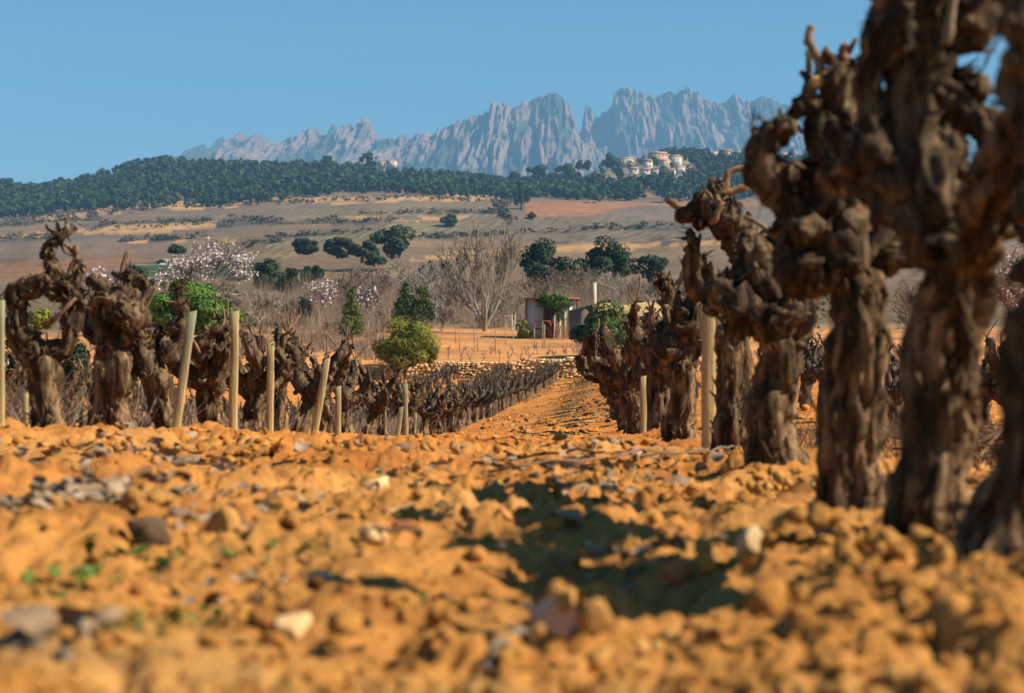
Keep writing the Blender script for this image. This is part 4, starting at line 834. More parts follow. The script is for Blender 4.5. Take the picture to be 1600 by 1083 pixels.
for k, (nm, lab, px, py, d, w, h, mt_, n_, lf) in enumerate(ev):
    if not d: d = find_d(px, py, 350)
    leafy_tree(nm, lab, 'tree', px, py + 1, d, w, h, mt_, n_, lf * .85, 60 + k, 'evergreen trees between fields and stream', trunk_f=.06, clumps=18 if n_ > 900 else 9, spread=.40)

# ------------------------------------------------------------------ terrace: young vines, posts, shed
def bush_vine(seed):
    g = np.random.default_rng(seed); L, t = branches(g, .95, .035, 2, .9, .6, (3, 4), first=.36, ratio=.8); return tubes(L, 4, .012).data('young_vine')
bv = [bush_vine(s) for s in range(5)]
for m_ in bv: m_.materials.append(M['twig_brown'])
g = np.random.default_rng(31)
for px in np.arange(470, 1000, 19.0):
    for row, d in enumerate((103.6, 111.0)):
        if row and (px < 690 or px > 900): continue
        q = px + g.normal(0, 4) + 8 * row; p = terr_at(q, d); o = obj('young_vine', bv[g.integers(0, 5)], None, None, (p.x, p.y, p.z - .05), (0, 0, g.uniform(0, 6.28)), (1, 1, g.uniform(.8, 1.15)))
        tag(o, ('small leafless bush vine on the terrace edge above the stone wall', 'small leafless bush vine in the terrace\'s second row')[row], 'vine', ('bush vines along the terrace edge', 'bush vines in the second terrace row')[row])
M['grey_post'] = flat_var('grey_post', [(.3, (.17, .16, .13)), (.7, (.28, .26, .21))], 4, .4, 30, .01)
for px, d, h in ((420, 125, 1.5), (478, 118, 1.5), (543, 119, 1.6), (590, 112, 1.4), (576, 130, 1.6), (712, 130, 1.5), (718, 118, 1.6), (741, 130, 1.6), (746, 117, 1.5), (774, 116, 1.6), (790, 128, 1.6), (835, 118, 1.5), (848, 121, 1.9), (851, 121, 1.7)):
    p = terr_at(px, d); mb = MB(); mb.box((0, 0, h / 2 - .1), (.055, .055, h + .2), .3, .85); o = mb.build('trellis_post', M['grey_post'], None, loc=p); tag(o, 'thin grey trellis post on the orange terrace', 'post', 'thin grey posts on the terrace')
M['metal'] = flat_var('corrugated_metal', [(.3, (.40, .39, .37)), (.7, (.52, .50, .46))], 1.5, .2, 8, .01, .6)
M['metal_white'] = flat_var('white_panel', [(.3, (.62, .56, .44)), (.7, (.74, .68, .55))], 1.5, .2, 8, .01, .7)
M['rust'] = flat_var('rusty_red', [(.3, (.20, .055, .03)), (.7, (.30, .09, .05))], 3, .3, 20, .01)
M['dark_red'] = flat_var('dark_red_door', [(.3, (.07, .025, .02)), (.7, (.11, .04, .03))], 3, .3, 20, .01)
M['ochre_wall'] = flat_var('ochre_render', [(.3, (.50, .34, .14)), (.7, (.62, .46, .22))], .8, .5, 6, .05)
M['dark_wall'] = flat_var('weathered_board', [(.3, (.13, .10, .075)), (.7, (.20, .155, .11))], 1.2, .4, 10, .03)
M['concrete'] = flat_var('pale_concrete', [(.3, (.48, .42, .33)), (.7, (.60, .54, .44))], 2, .3, 20, .01)
SD = 140.0; k = SD / F
b = at(822, 528, SD); shed = thing('shed', 'small grey and white panelled shed with red trim and flat roof', 'shed', b)
Wd, Ht, Dp = 81 * k, 62 * k, 2.6
mb = MB(); mb.box((Wd / 2, Dp / 2 + .03, Ht / 2 - .1), (Wd - .1, Dp, Ht)); mb.build('wall', M['dark_wall'], shed)
for i in range(9):
    mb = MB(); w = 27 * k / 9; mb.box((.06 + w * (i + .5), -.02 - .02 * (i % 2), Ht / 2 - .12), (w * .96, .05, Ht - .05)); mb.build('panel', M['metal'], shed)
for i in range(8):
    mb = MB(); w = 33 * k / 8; mb.box((46 * k + w * (i + .5), -.02 - .02 * (i % 2), Ht / 2 - .12), (w * .96, .05, Ht - .05)); mb.build('panel', M['metal_white'], shed)
for i in range(2):
    mb = MB(); mb.box((28 * k + 8.5 * k * (i + .5), -.02, Ht / 2 - .3), (8.2 * k, .06, Ht - .5)); o = mb.build('door', M['dark_red'], shed)
    mb = MB(); mb.box((28 * k + 8.5 * k * (i + .5) + (.15 if i == 0 else -.15), -.08, Ht / 2 - .4), (.05, .05, .15)); mb.build('handle', M['metal'], o)
for x in (0.0, 27.5 * k, 45.3 * k, Wd): MB().box((x, -.03, Ht / 2 - .1), (.13, .14, Ht)).build('frame_post', M['rust'], shed)
mb = MB(); mb.box((Wd / 2, Dp / 2 - .15, Ht - .04), (Wd + .3, Dp + .5, .14)); mb.build('roof', M['rust'], shed)
g = np.random.default_rng(41); cr = at(866, 481, SD - .6); root = thing('climbing_plant', 'leafy green climber growing over the shed front', 'plant', at(872, 528, SD - .6))
mb = MB(); V, T, Q = leaf_cloud(g, (-6 * k, 0, 58 * k), (27 * k, .9, 13 * k), 1500, .10, 14); mb.add(V, T, Q); V, T, Q = leaf_cloud(g, (2 * k, 0, 40 * k), (7 * k, .5, 14 * k), 350, .09, 7); mb.add(V, T, Q); mb.build('leaves', M['ivy'], root)
L, t = branches(g, 2.6, .06, 3, .5, .5, (2, 3), first=.5); tubes(L, 4, .015).build('stem', M['twig_grey'], root)
b = at(836, 530, SD - 1.5); t_ = thing('metal_bench_frame', 'dark red metal frame bench in front of the shed', 'bench', b)
for x in (0, 12 * k, 24 * k):
    MB().box((x, 0, .72), (.07, .07, 1.5)).build('post', M['rust'], t_); MB().box((x, .6, .45), (.07, .07, .95)).build('leg', M['rust'], t_)
MB().box((12 * k, .3, .85), (26 * k, .75, .10)).build('seat', M['dark_red'], t_); MB().box((12 * k, -.01, 1.44), (26 * k, .09, .09)).build('rail', M['rust'], t_)
for a, sl in ((803, .10), (801, -.06), (866, .05)):
    p = terr_at(a, SD - 4); mb = MB(); mb.tube([(-sl, 0, -.2), (sl * .3, 0, .9), (sl, 0, 2.0)], [.04, .035, .03], 6); o = mb.build('garden_cane', M['concrete'], None, loc=p)
    tag(o, {803: 'right one of two pale leaning canes left of the shed', 801: 'left one of two pale leaning canes left of the shed', 866: 'pale upright cane in front of the shed door'}[a], 'cane')
b = at(889, 524, SD - 2); o = MB().add([(0, 0, -.3), (40 * k, -.4, -.3), (40 * k, -.4, 48 * k), (0, 0, 38 * k), (0, .25, -.3), (40 * k, -.15, -.3), (40 * k, -.15, 48 * k), (0, .25, 38 * k)], None, [(0, 1, 2, 3), (5, 4, 7, 6), (3, 2, 6, 7), (1, 5, 6, 2), (4, 0, 3, 7)]).build('board_wall', M['dark_wall'], None, loc=b)
tag(o, 'dark shaded board wall between the shed and the concrete post', 'wall')
b = at(929, 512, SD - 2.6); o = MB().box((0, 0, 32 * k), (.32, .30, 66 * k + .4)).build('concrete_post', M['concrete'], None, loc=b); tag(o, 'tall pale square concrete post at the end of the ochre wall', 'post')
b = at(931, 512, SD - 2.4); xs2 = np.linspace(0, 105 * k, 30); tp = (35 + 2 * np.sin(xs2 * 2) + xs2 / k * .04) * k; V = np.concatenate([np.stack([xs2, 0 * xs2 + o_, z_], 1) for o_, z_ in ((0, 0 * xs2 - .5), (0, tp), (.35, tp), (.35, 0 * xs2 - .5))])
o = MB().add(V, None, grid_faces(4, 30)).build('ochre_wall', M['ochre_wall'], None, loc=b); tag(o, 'sunlit ochre earth wall right of the concrete post', 'wall')
# left: low buildings seen between the trunks
M['tile'] = flat_var('clay_tile', [(.3, (.48, .22, .09)), (.7, (.62, .32, .15))], 3, .4, 10, .02)
M['plaster'] = flat_var('grey_plaster', [(.3, (.20, .17, .14)), (.7, (.30, .26, .21))], 1.5, .3, 10, .01)
FD = 66.0; k = FD / F; b = at(276, 575, FD); fh = thing('farm_outbuilding', 'low outbuilding with an orange tiled roof behind the leaning stake', 'building', b)
wz = 24 * k; W2 = 66 * k; D2 = 2.4; MB().box((W2 / 2, D2 / 2 + .1, wz / 2 - .4), (W2 * .94, D2, wz + .8)).build('wall', M['plaster'], fh)
for a in (.3, .68): MB().box((W2 * a, .08, wz * .5), (.42, .06, .36)).build('window', M['dark_red'], fh)
rf = MB().add([(0, -.15, wz), (W2, -.15, wz), (W2, D2 * .55, wz + 26 * k), (0, D2 * .55, wz + 26 * k), (0, D2 + .3, wz), (W2, D2 + .3, wz)], None, [(0, 1, 2, 3), (3, 2, 5, 4)]).build('roof', M['tile'], fh)
tm = MB().tube([(0, 0, 0), (0, D2 * .7 / 2, 13 * k), (0, D2 * .7, 26 * k)], .045, 6).data('tile_course'); tm.materials.append(M['tile'])
for i in range(17): obj('tile_course', tm, None, rf, (W2 * (i + .5) / 17, -.16, wz + .02))
b = at(288, 585, 52); k = 52 / F; sg = thing('road_sign', 'round red and white road sign on a grey pole behind the leaning stake', 'sign', b)
MB().tube([(0, 0, -.4), (0, 0, 44 * k)], .022, 8).build('pole', M['grey_post'], sg)
M['red'] = flat_var('sign_red', [(.3, (.55, .03, .03)), (.7, (.62, .04, .04))], 3, 0); M['white'] = flat_var('sign_white', [(.3, (.75, .75, .73)), (.7, (.8, .8, .78))], 3, 0)
MB().tube([(0, -.03, 42 * k), (0, -.045, 42 * k)], 8.0 * k, 24).build('disc', M['red'], sg); MB().box((0, -.052, 42 * k), (9 * k, .01, 3 * k)).build('bar', M['white'], sg)
FD = 58.0; k = FD / F; b = at(2, 585, FD); ms = thing('metal_shelter', 'low grey metal shelter behind the leftmost vine', 'shed', b)
for i in range(12): MB().box((i * 3.2 * k + .03, -.02 * (i % 2), 16 * k), (3.0 * k, .04, 34 * k)).build('panel', M['metal'], ms)
MB().box((19 * k, .7, 34 * k), (40 * k, 1.6, .06)).build('roof', M['plaster'], ms)
leafy_tree('hedge_bush', 'dark green hedge bush between the two leftmost vines', 'bush', 118, 610, 40, 42, 70, 'oak', 1500, .05, 90, clumps=14, trunk_f=.03)
leafy_tree('hedge_bush', 'yellow-green bush behind the leftmost vine\'s loop', 'bush', 62, 515, 60, 46, 34, 'broom', 900, .06, 91, clumps=10, trunk_f=.05)
leafy_tree('hedge_bush', 'green bush below the road sign', 'bush', 215, 600, 48, 40, 52, 'oak', 1000, .06, 92, clumps=10, trunk_f=.03)
# road and car out in the valley on the left
d0 = find_d(255, 412, 250, 900); P0 = terr_at(212, d0 * .97); P1 = terr_at(285, d0 * 1.05)
xs3 = np.linspace(0, 1, 14); V = []
for t in xs3:
    px = 212 + 80 * t; dd = find_d(px, 418 - 9 * t, 250, 900)
    for s_ in (-3.2, 3.2): q = terr_at(px, dd + s_ * 3); V.append((q.x, q.y, q.z + .25))
M['road'] = flat_var('pale_road', [(.3, (.38, .35, .30)), (.7, (.48, .44, .38))], .5, 0)
o = MB().add(V, None, [(2 * i, 2 * i + 2, 2 * i + 3, 2 * i + 1) for i in range(13)]).build('road', M['road']); tag(o, 'pale country road climbing left in the valley', kind='structure')
q = terr_at(254, find_d(254, 413.5, 250, 900)); car = thing('parked_car', 'tiny dark car on the pale country road', 'car', (q.x, q.y, q.z + .3), .2)
M['car'] = flat_var('dark_car_paint', [(.3, (.02, .022, .03)), (.7, (.03, .032, .04))], 3, 0, rough=.3, spec=.5)
M['tyre'] = flat_var('tyre', [(.3, (.012, .012, .012)), (.7, (.02, .02, .02))], 3, 0); M['glass'] = flat_var('dark_glass', [(.3, (.05, .07, .08)), (.7, (.06, .08, .09))], 3, 0, rough=.1, spec=.6)
bd = MB().box((0, 0, .55), (4.2, 1.75, .6), 0, .95); bd.build('body', M['car'], car); MB().box((-.1, 0, 1.12), (2.3, 1.55, .55), 0, .78).build('cabin', M['glass'], car)
for sx in (-1.3, 1.3):
    for sy in (-.8, .8): MB().tube([(sx, sy - .09, .3), (sx, sy + .09, .3)], .32, 12).build('wheel', M['tyre'], car)

# ------------------------------------------------------------------ wooded ridge and village
g = np.random.default_rng(51); nF = 5200; px = g.uniform(-220, 1750, nF * 2); d = g.uniform(1480, 2140, nF * 2); z = terr_z(px, d); yv = VY - (z - E) * F / d
keep = ~((px > 930) & (px < 1078) & (yv > 244) & (yv < 288) & (g.random(len(px)) < .88)) & ~((px > 815) & (px < 932) & (yv > 258) & (yv < 284)) & ~((px > 1105) & (px < 1170) & (yv > 236) & (yv < 250) & (g.random(len(px)) < .5)) & ~((px > 590) & (px < 695) & (yv > 268) & (yv < 282) & (g.random(len(px)) < .75))
lim = np.interp(px, [-220, 0, 200, 400, 600, 760, 800, 830, 1000, 1300, 1750], [1500, 1500, 1500, 1490, 1530, 1540, 1480, 1500, 1500, 1500, 1500]) + 25 * noise(xyz(px / 25, 0, 7)); keep &= d > lim
idx = np.where(keep)[0][:nF]; px, d, z = px[idx], d[idx], z[idx]; nF = len(idx)
H = g.uniform(7, 11.5, nF); Wc = H * g.uniform(.55, .8, nF); m = 29
u = g.normal(size=(nF, m, 3)); u /= np.linalg.norm(u, axis=2, keepdims=True); u *= g.uniform(.72, 1.05, (nF, m, 1)); lobe = 1 + .25 * noise(u * 2 + np.arange(nF)[:, None, None] * 3.7)[..., None]
c = np.stack([(px - VX) / F * d, d, z + H * .55], 1); p = c[:, None] + u * lobe * np.stack([Wc / 2, Wc / 2, H * .48], 1)[:, None]
nr = u + g.normal(0, .35, u.shape); nr /= np.linalg.norm(nr, axis=2, keepdims=True); a = np.cross(nr, g.normal(size=u.shape)); a /= np.linalg.norm(a, axis=2, keepdims=True); b = np.cross(nr, a); s_ = (H * .185)[:, None, None] * g.uniform(.7, 1.3, (nF, m, 1))
V = np.stack([p - a * s_, p + b * s_, p + a * s_, p - b * s_], 2).reshape(-1, 3)
n = NT('forest_pine'); q = n.coords(); c1 = n.ramp(n.rand(), [(0, (.020, .036, .016)), (.6, (.034, .056, .022)), (1, (.055, .078, .030))]); c2 = n.ramp(n.noise(q, .03, 3), [(.35, (.75, .8, .85)), (.65, (1.25, 1.2, 1.05))]); M['forest'] = n.color(n.mix(c1, c2, 1.0, 'MULTIPLY'))
o = MB().add(V, None, np.arange(len(V)).reshape(-1, 4)).build('pine_forest', M['forest']); tag(o, 'dense dark green pine forest covering the ridge', kind='stuff')
for k, (px, py, w, h, lab) in enumerate([(515, 262, 26, 22, 'rounded pine standing above the forest skyline, left of a skyline pair'), (575, 262, 26, 24, 'rounded pine standing above the forest skyline, right of a skyline pair'), (95, 290, 22, 14, 'bushy skyline pine near the left edge of the ridge'), (12, 292, 30, 16, 'dark skyline pine at the far left end of the ridge'), (840, 274, 32, 18, 'dark round tree on the small clearing left of the white house'), (885, 270, 30, 16, 'dark round tree right of the clearing'), (905, 262, 12, 12, 'left one of two small trees by the white house'), (917, 261, 12, 12, 'right one of two small trees by the white house'),
                                             (950, 262, 26, 28, 'dark tree at the left end of the village'), (690, 278, 16, 14, 'small skyline pine above the middle massif\'s foot'), (720, 280, 16, 14, 'second small skyline pine above the middle massif\'s foot'), (805, 290, 24, 24, 'dark skyline tree left of the clearing')]):
    dd = 2050; leafy_tree('pine_tree', lab, 'tree', px, py + 4, dd, w, h + 2, 'forest', 420, 1.7, 300 + k, 'trees standing out of the wooded ridge', trunk_f=.05, clumps=10)
# scrub along terrace edges in the fields
mb = MB(); g = np.random.default_rng(61)
for (x0, y0, x1, y1, n_) in ((0, 352, 160, 341, 40), (0, 373, 110, 369, 26), (120, 352, 330, 344, 46), (180, 377, 330, 370, 34), (330, 350, 620, 344, 60), (420, 372, 570, 361, 34), (560, 334, 800, 331, 50), (640, 373, 800, 366, 40), (820, 363, 1060, 352, 40), (360, 340, 420, 344, 16), (240, 325, 620, 310, 80), (0, 347, 240, 326, 70), (620, 306, 800, 318, 60), (775, 318, 800, 350, 34), (330, 384, 440, 378, 20), (120, 361, 340, 349, 18), (200, 322, 420, 316, 14)):
    for i in range(n_):
        t = g.random(); px = x0 + (x1 - x0) * t + g.normal(0, 3); py = y0 + (y1 - y0) * t + g.normal(0, 1.2); d = find_d(px, py, 350, 1600); s_ = g.uniform(.8, 2.6) * (.6 + d / 1800); p = terr_at(px, d)
        V, T, Q = leaf_cloud(g, (p.x, p.y, p.z + s_ * .3), (s_ * 1.5, s_, s_ * .7), 26, s_ * .30, 4); mb.add(V, T, Q)
M['field_scrub'] = leaf_mat('field_edge_scrub', (.035, .04, .02), (.07, .066, .035), (.12, .10, .055)); o = mb.build('field_scrub', M['field_scrub']); tag(o, 'dark low scrub along the terrace edges of the fields', kind='stuff')
# village
M['h_cream'] = flat_var('cream_house', [(.3, (.46, .36, .25)), (.7, (.56, .46, .33))], .3, 0); M['h_white'] = flat_var('white_house', [(.3, (.56, .51, .43)), (.7, (.64, .60, .52))], .3, 0)
M['h_salmon'] = flat_var('salmon_house', [(.3, (.44, .29, .19)), (.7, (.52, .36, .25))], .3, 0); M['h_red'] = flat_var('red_house', [(.3, (.32, .08, .05)), (.7, (.40, .11, .07))], .3, 0); M['h_roof'] = flat_var('village_roof_tile', [(.3, (.36, .17, .09)), (.7, (.48, .25, .14))], .3, 0)
hv = [(978, 262, 24, 12, 'h_cream', 'long cream house at the left of the village'), (990, 272, 14, 8, 'h_white', 'small white house below the long cream house'), (1028, 254, 28, 13, 'h_salmon', 'salmon house with the largest roof at the top of the village'), (1012, 262, 14, 10, 'h_white', 'white house left below the salmon house'), (1040, 263, 16, 10, 'h_cream', 'cream house right below the salmon house'), (1055, 259, 18, 13, 'h_white', 'tall white house at the right of the village'),
      (1008, 272, 16, 7, 'h_cream', 'low cream house in the lower village row, left'), (1026, 274, 18, 7, 'h_white', 'low white house in the lower village row, middle'), (1046, 273, 18, 7, 'h_cream', 'low cream house in the lower village row, right'), (1062, 270, 14, 8, 'h_white', 'small white house at the lower right of the village'), (1000, 257, 10, 8, 'h_white', 'narrow white house between the long cream house and the salmon house'), (946, 288, 22, 7, 'h_salmon', 'salmon shed on the bare slope left below the village'),
      (1116, 246, 18, 7, 'h_white', 'white house with orange roof right of the village'), (1136, 243, 16, 7, 'h_cream', 'cream house second right of the village'), (1153, 249, 13, 9, 'h_red', 'red house on the ridge near the black vine arm'), (1166, 244, 9, 8, 'h_cream', 'small cream house right of the red house'), (1090, 248, 10, 5, 'h_white', 'tiny white house left of the orange-roofed white house'), (912, 259, 18, 5, 'h_white', 'lone low white house left of the village'), (612, 257, 14, 5, 'h_white', 'low white house half hidden in the forest skyline'), (596, 257, 9, 4, 'h_cream', 'small cream house beside the low white house in the forest'), (1184, 246, 12, 6, 'h_white', 'small white house behind the black vine arm'), (1225, 247, 12, 7, 'h_white', 'white house framed between the black vine arm and knob')]
g = np.random.default_rng(71)
for px, py, w, h, mt_, lab in hv:
    dd = find_d(px, py, 1500, 2120) if px > 900 else 1990; k = dd / F; b = at(px, py, dd); rz = g.uniform(-.35, .35); hs_ = thing('village_house', lab, 'house', b, rz, 'houses of the hill village'); W2, H2, D2 = w * k, h * k, w * k * .8
    MB().box((0, 0, H2 / 2 - 2), (W2, D2, H2 + 4)).build('wall', M[mt_], hs_)
    rh = min(3.0, H2 * .35); ov = .5; x_, y_ = W2 / 2 + ov, D2 / 2 + ov
    MB().add([(-x_, -y_, H2), (x_, -y_, H2), (x_, y_, H2), (-x_, y_, H2), (-x_ * .8, 0, H2 + rh), (x_ * .8, 0, H2 + rh)], [(1, 2, 5), (3, 0, 4)], [(0, 1, 5, 4), (2, 3, 4, 5), (3, 2, 1, 0)]).build('roof', M['h_roof'], hs_)
    nw = max(2, int(W2 / 4)); fl = max(1, int(H2 / 3.5))
    for f_ in range(fl):
        for i in range(nw): MB().box((-W2 / 2 + W2 * (i + .5) / nw, -D2 / 2 - .02, (f_ + .5) * H2 / fl), (1.4, .12, 1.6)).build('window', M['glass'], hs_)
# ------------------------------------------------------------------ foreground: clods, stones, leaves, twigs, weeds
g = np.random.default_rng(81)
def ground_pt(px, py):                            # point of the near ground seen at this pixel
    ds = np.concatenate([np.linspace(1.2, 12, 3000), np.linspace(12, 100, 3000)]); xs_ = (px - VX) / F * ds; z = ground_z(xs_, ds); v = VY - (z - E) * F / ds; k = np.argmax(v <= py) if (v <= py).any() else -1; return xs_[k], ds[k], float(z[k])
vcl = [rock(100 + s, 2, .5, .2, 7) for s in range(10)]; vcs = [rock(130 + s, 1, .6, .1, 4) for s in range(10)]
def scatter(n, lo, hi, s0, s1, lib, seed, bias=1.0, sink=.35):
    g = np.random.default_rng(seed); inv = g.uniform(1 / hi, 1 / lo, n); y = 1 / inv; x = g.uniform(-.40, .33, n) * y + g.normal(0, .15, n)
    dens = noise(xyz(x * 1.7, y * 1.7, 11)); keep = g.random(n) < .55 + .6 * dens; x, y = x[keep], y[keep]; n = len(x)
    s = s0 * (s1 / s0) ** (g.random(n) ** 2.2); z = ground_z(x, y) + ground_fine(x, y); Rm = rot_rand(n, g); mb = MB()
    V0 = np.stack([v for v, t in lib]); T0 = lib[0][1]; k = g.integers(0, len(lib), n)
    A = V0[k] * (s[:, None, None] * np.stack([g.uniform(.8, 1.3, n), g.uniform(.7, 1.1, n), g.uniform(.55, .9, n)], 1)[:, None])
    V = np.einsum('nij,nvj->nvi', Rm, A); V[..., 2] *= .8; V += np.stack([x, y, z + s * (.62 - sink)], 1)[:, None]
    T = (T0[None] + (np.arange(n) * V0.shape[1])[:, None, None]).reshape(-1, 3); return V.reshape(-1, 3), T
V, T = scatter(1900, 1.35, 9, .008, .027, vcl, 1); V2, T2 = scatter(9500, 1.35, 22, .004, .018, vcs, 2); V3, T3 = scatter(2200, 6, 34, .010, .038, vcs, 3)
mb = MB(); mb.add(V, T); mb.add(V2, T2); V4, T4 = scatter(3800, 18, 98, .02, .075, vcs, 4, sink=.5); mb.add(V3, T3); mb.add(V4, T4); o = mb.build('soil_clods', M['clod'], None, False); tag(o, 'loose orange soil clods and crumbs strewn over the tilled ground', kind='stuff')
# heaped clods round the right-hand vine feet
def heap(px, py, n, r, s, seed):
    g = np.random.default_rng(seed); x, y, z = ground_pt(px, py); mb = MB()
    for i in range(n):
        a, b = g.normal(0, r, 2); q = s * g.uniform(.2, .5); V, T = vcl[g.integers(0, 10)]; X, Y = x + a, y + b
        mb.add((V * q) @ rot_rand(1, g)[0].T + np.array([X, Y, float(ground_z(X, Y)) + q * .35 + .05 * math.exp(-(a * a + b * b) / r / r)]), T)
    return mb
mb = MB()
for k, (px, py, n, r, s) in enumerate(((1230, 770, 16, .09, .05), (1190, 765, 10, .07, .04), (1000, 740, 14, .12, .05), (930, 760, 10, .12, .04), (1250, 860, 20, .14, .05), (1420, 900, 18, .15, .045), (260, 830, 9, .08, .07), (1080, 800, 16, .14, .05), (1330, 860, 14, .1, .04), (900, 1000, 8, .08, .05), (1240, 1000, 8, .09, .05), (620, 1010, 8, .1, .05), (420, 720, 14, .25, .05), (150, 705, 12, .2, .05), (650, 715, 16, .4, .05), (950, 705, 10, .3, .05))):
    h = heap(px, py, n, r, s, 400 + k); mb.add(np.concatenate(h.V), np.concatenate(h.T))
o = mb.build('heaped_clods', M['clod'], None, False); tag(o, 'heaped orange clods piled at the feet of the vines', kind='stuff')
# single stones that can be told apart
def stone_mat(name, a, b): return flat_var(name, [(.3, a), (.7, b)], 18, .5, 70, .006)
SM = {'cream': stone_mat('cream_stone', (.42, .27, .12), (.54, .37, .19)), 'red': stone_mat('red_brick_clay', (.42, .14, .05), (.50, .19, .07)), 'grey': stone_mat('grey_stone', (.30, .20, .11), (.40, .28, .16)), 'pink': stone_mat('pink_stone', (.54, .29, .16), (.62, .37, .23)), 'white': stone_mat('white_pebble', (.44, .30, .15), (.54, .40, .23)), 'dark': stone_mat('dark_clod', (.10, .06, .035), (.16, .10, .055))}
for k, (px, py, w, h, m_, lab) in enumerate([(586, 762, 46, 26, 'cream', 'pale cream stone on the soil, farthest of three pale stones'), (622, 812, 64, 40, 'cream', 'large pale cream stone, middle of three pale stones'), (626, 826, 50, 20, 'red', 'red brick fragment under the large pale stone'), (588, 842, 46, 38, 'cream', 'pale angular stone, nearest of three pale stones'), (790, 815, 44, 30, 'red', 'orange-red tile fragment in the soil'), (500, 908, 42, 24, 'pink', 'pink stone in the blurred left foreground'), (160, 978, 92, 50, 'grey', 'large grey-tan stone in the left foreground'),
                                                 (1172, 862, 52, 48, 'white', 'white rounded stone in front of the right vines'), (1058, 900, 80, 46, 'red', 'reddish blurred stone in front of the shadow'), (862, 985, 100, 66, 'pink', 'large pink stone below the long shadow'), (920, 855, 14, 12, 'white', 'tiny white pebble left of the white rounded stone'), (705, 1040, 22, 18, 'white', 'white pebble in the bottom foreground'), (645, 672 + 90, 30, 18, 'grey', 'flat grey stone right of the farthest pale stone'), (455, 985, 70, 44, 'cream', 'blurred cream stone left of centre in the foreground'),
                                                 (690, 798, 40, 26, 'dark', 'dark brown clod right of the pale stones'), (240, 850, 90, 56, 'dark', 'dark cracked earth lump in the left foreground'), (930, 690, 16, 10, 'grey', 'small grey stone in the alley between the rows'), (1285, 838, 44, 24, 'grey', 'grey stone at the foot of the forked-arm vine')]):
    x, y, z = ground_pt(px, py); V, T = rock(500 + k, 3, .35, .3, 9); s = y / F; V = V * np.array([w / 2 * s, w / 2 * s * .8, h / 2 * s * 1.1]); o = obj('stone', mesh_data('stone', V, T, True), SM[m_], None, (x, y, z + h * s * .16), (g.uniform(-.2, .2), g.uniform(-.2, .2), g.uniform(-.4, .4)))
    tag(o, lab, 'stone')
# dead leaves
M['leaf'] = leaf_mat('dead_vine_leaf', (.13, .085, .05), (.24, .165, .10), (.34, .25, .165), 30)
u = np.linspace(-1, 1, 4); UU, VV2 = np.meshgrid(u, u); LB = []
for s in range(8):
    gg = np.random.default_rng(600 + s); sh = (1 - .35 * np.abs(UU) ** 2 * np.abs(VV2)); zz = gg.uniform(.2, .6) * UU ** 2 * gg.choice([-1, 1]) + gg.uniform(-.4, .4) * UU * VV2 + gg.uniform(.1, .4) * VV2 ** 2 + gg.normal(0, .12, UU.shape); LB.append(np.stack([UU * sh + gg.normal(0, .1, UU.shape), VV2 * sh + gg.normal(0, .1, UU.shape), zz], -1).reshape(-1, 3))
LF = grid_faces(4, 4); mb = MB(); LB = np.stack(LB)
def leaves(px, py, n, rx, ry, s, seed):
    n = int(n * .5)
    g = np.random.default_rng(seed); x0, y0, z0 = ground_pt(px, py); x = x0 + g.normal(0, rx, n); y = y0 + g.normal(0, ry, n); y = np.maximum(y, 1.2); z = ground_z(x, y) + ground_fine(x, y) + g.uniform(.004, .045, n)
    A = LB[g.integers(0, 8, n)] * (s * g.uniform(.5, 1.3, n))[:, None, None]; Rz = rot_rand(n, g); I = np.eye(3)[None]; V = np.einsum('nij,nvj->nvi', Rz, A); V[..., 2] *= .55; V += np.stack([x, y, z], 1)[:, None]
    mb.add(V.reshape(-1, 3), None, (LF[None] + (np.arange(n) * 16)[:, None, None]).reshape(-1, 4))
for k, a in enumerate([(60, 725, 160, .28, .35, .028), (220, 722, 130, .25, .35, .028), (60, 795, 200, .14, .10, .022), (150, 780, 60, .08, .06, .02), (330, 800, 40, .1, .1, .018), (420, 800, 40, .12, .15, .018), (870, 775, 150, .14, .22, .018), (950, 770, 60, .1, .2, .016), (930, 720, 110, .16, .8, .03), (700, 762, 40, .1, .1, .016), (340, 830, 30, .06, .05, .018), (690, 700, 50, .9, 1.2, .03), (60, 1030, 14, .03, .04, .03), (1000, 860, 60, .1, .1, .014), (350, 940, 24, .05, .05, .018), (1560, 780, 60, .15, .2, .02), (980, 900, 40, .08, .08, .014), (1380, 780, 40, .1, .1, .016),
                         (520, 708, 40, .9, .8, .03), (330, 705, 40, .6, .5, .03), (860, 668, 60, .5, 6, .04), (930, 640, 120, .3, 8, .05), (800, 660, 60, .5, 6, .045)]): leaves(*a, 700 + k)
o = mb.build('dead_leaves', M['leaf'], None, False); tag(o, 'curled grey-brown dead vine leaves scattered over the soil', kind='stuff')
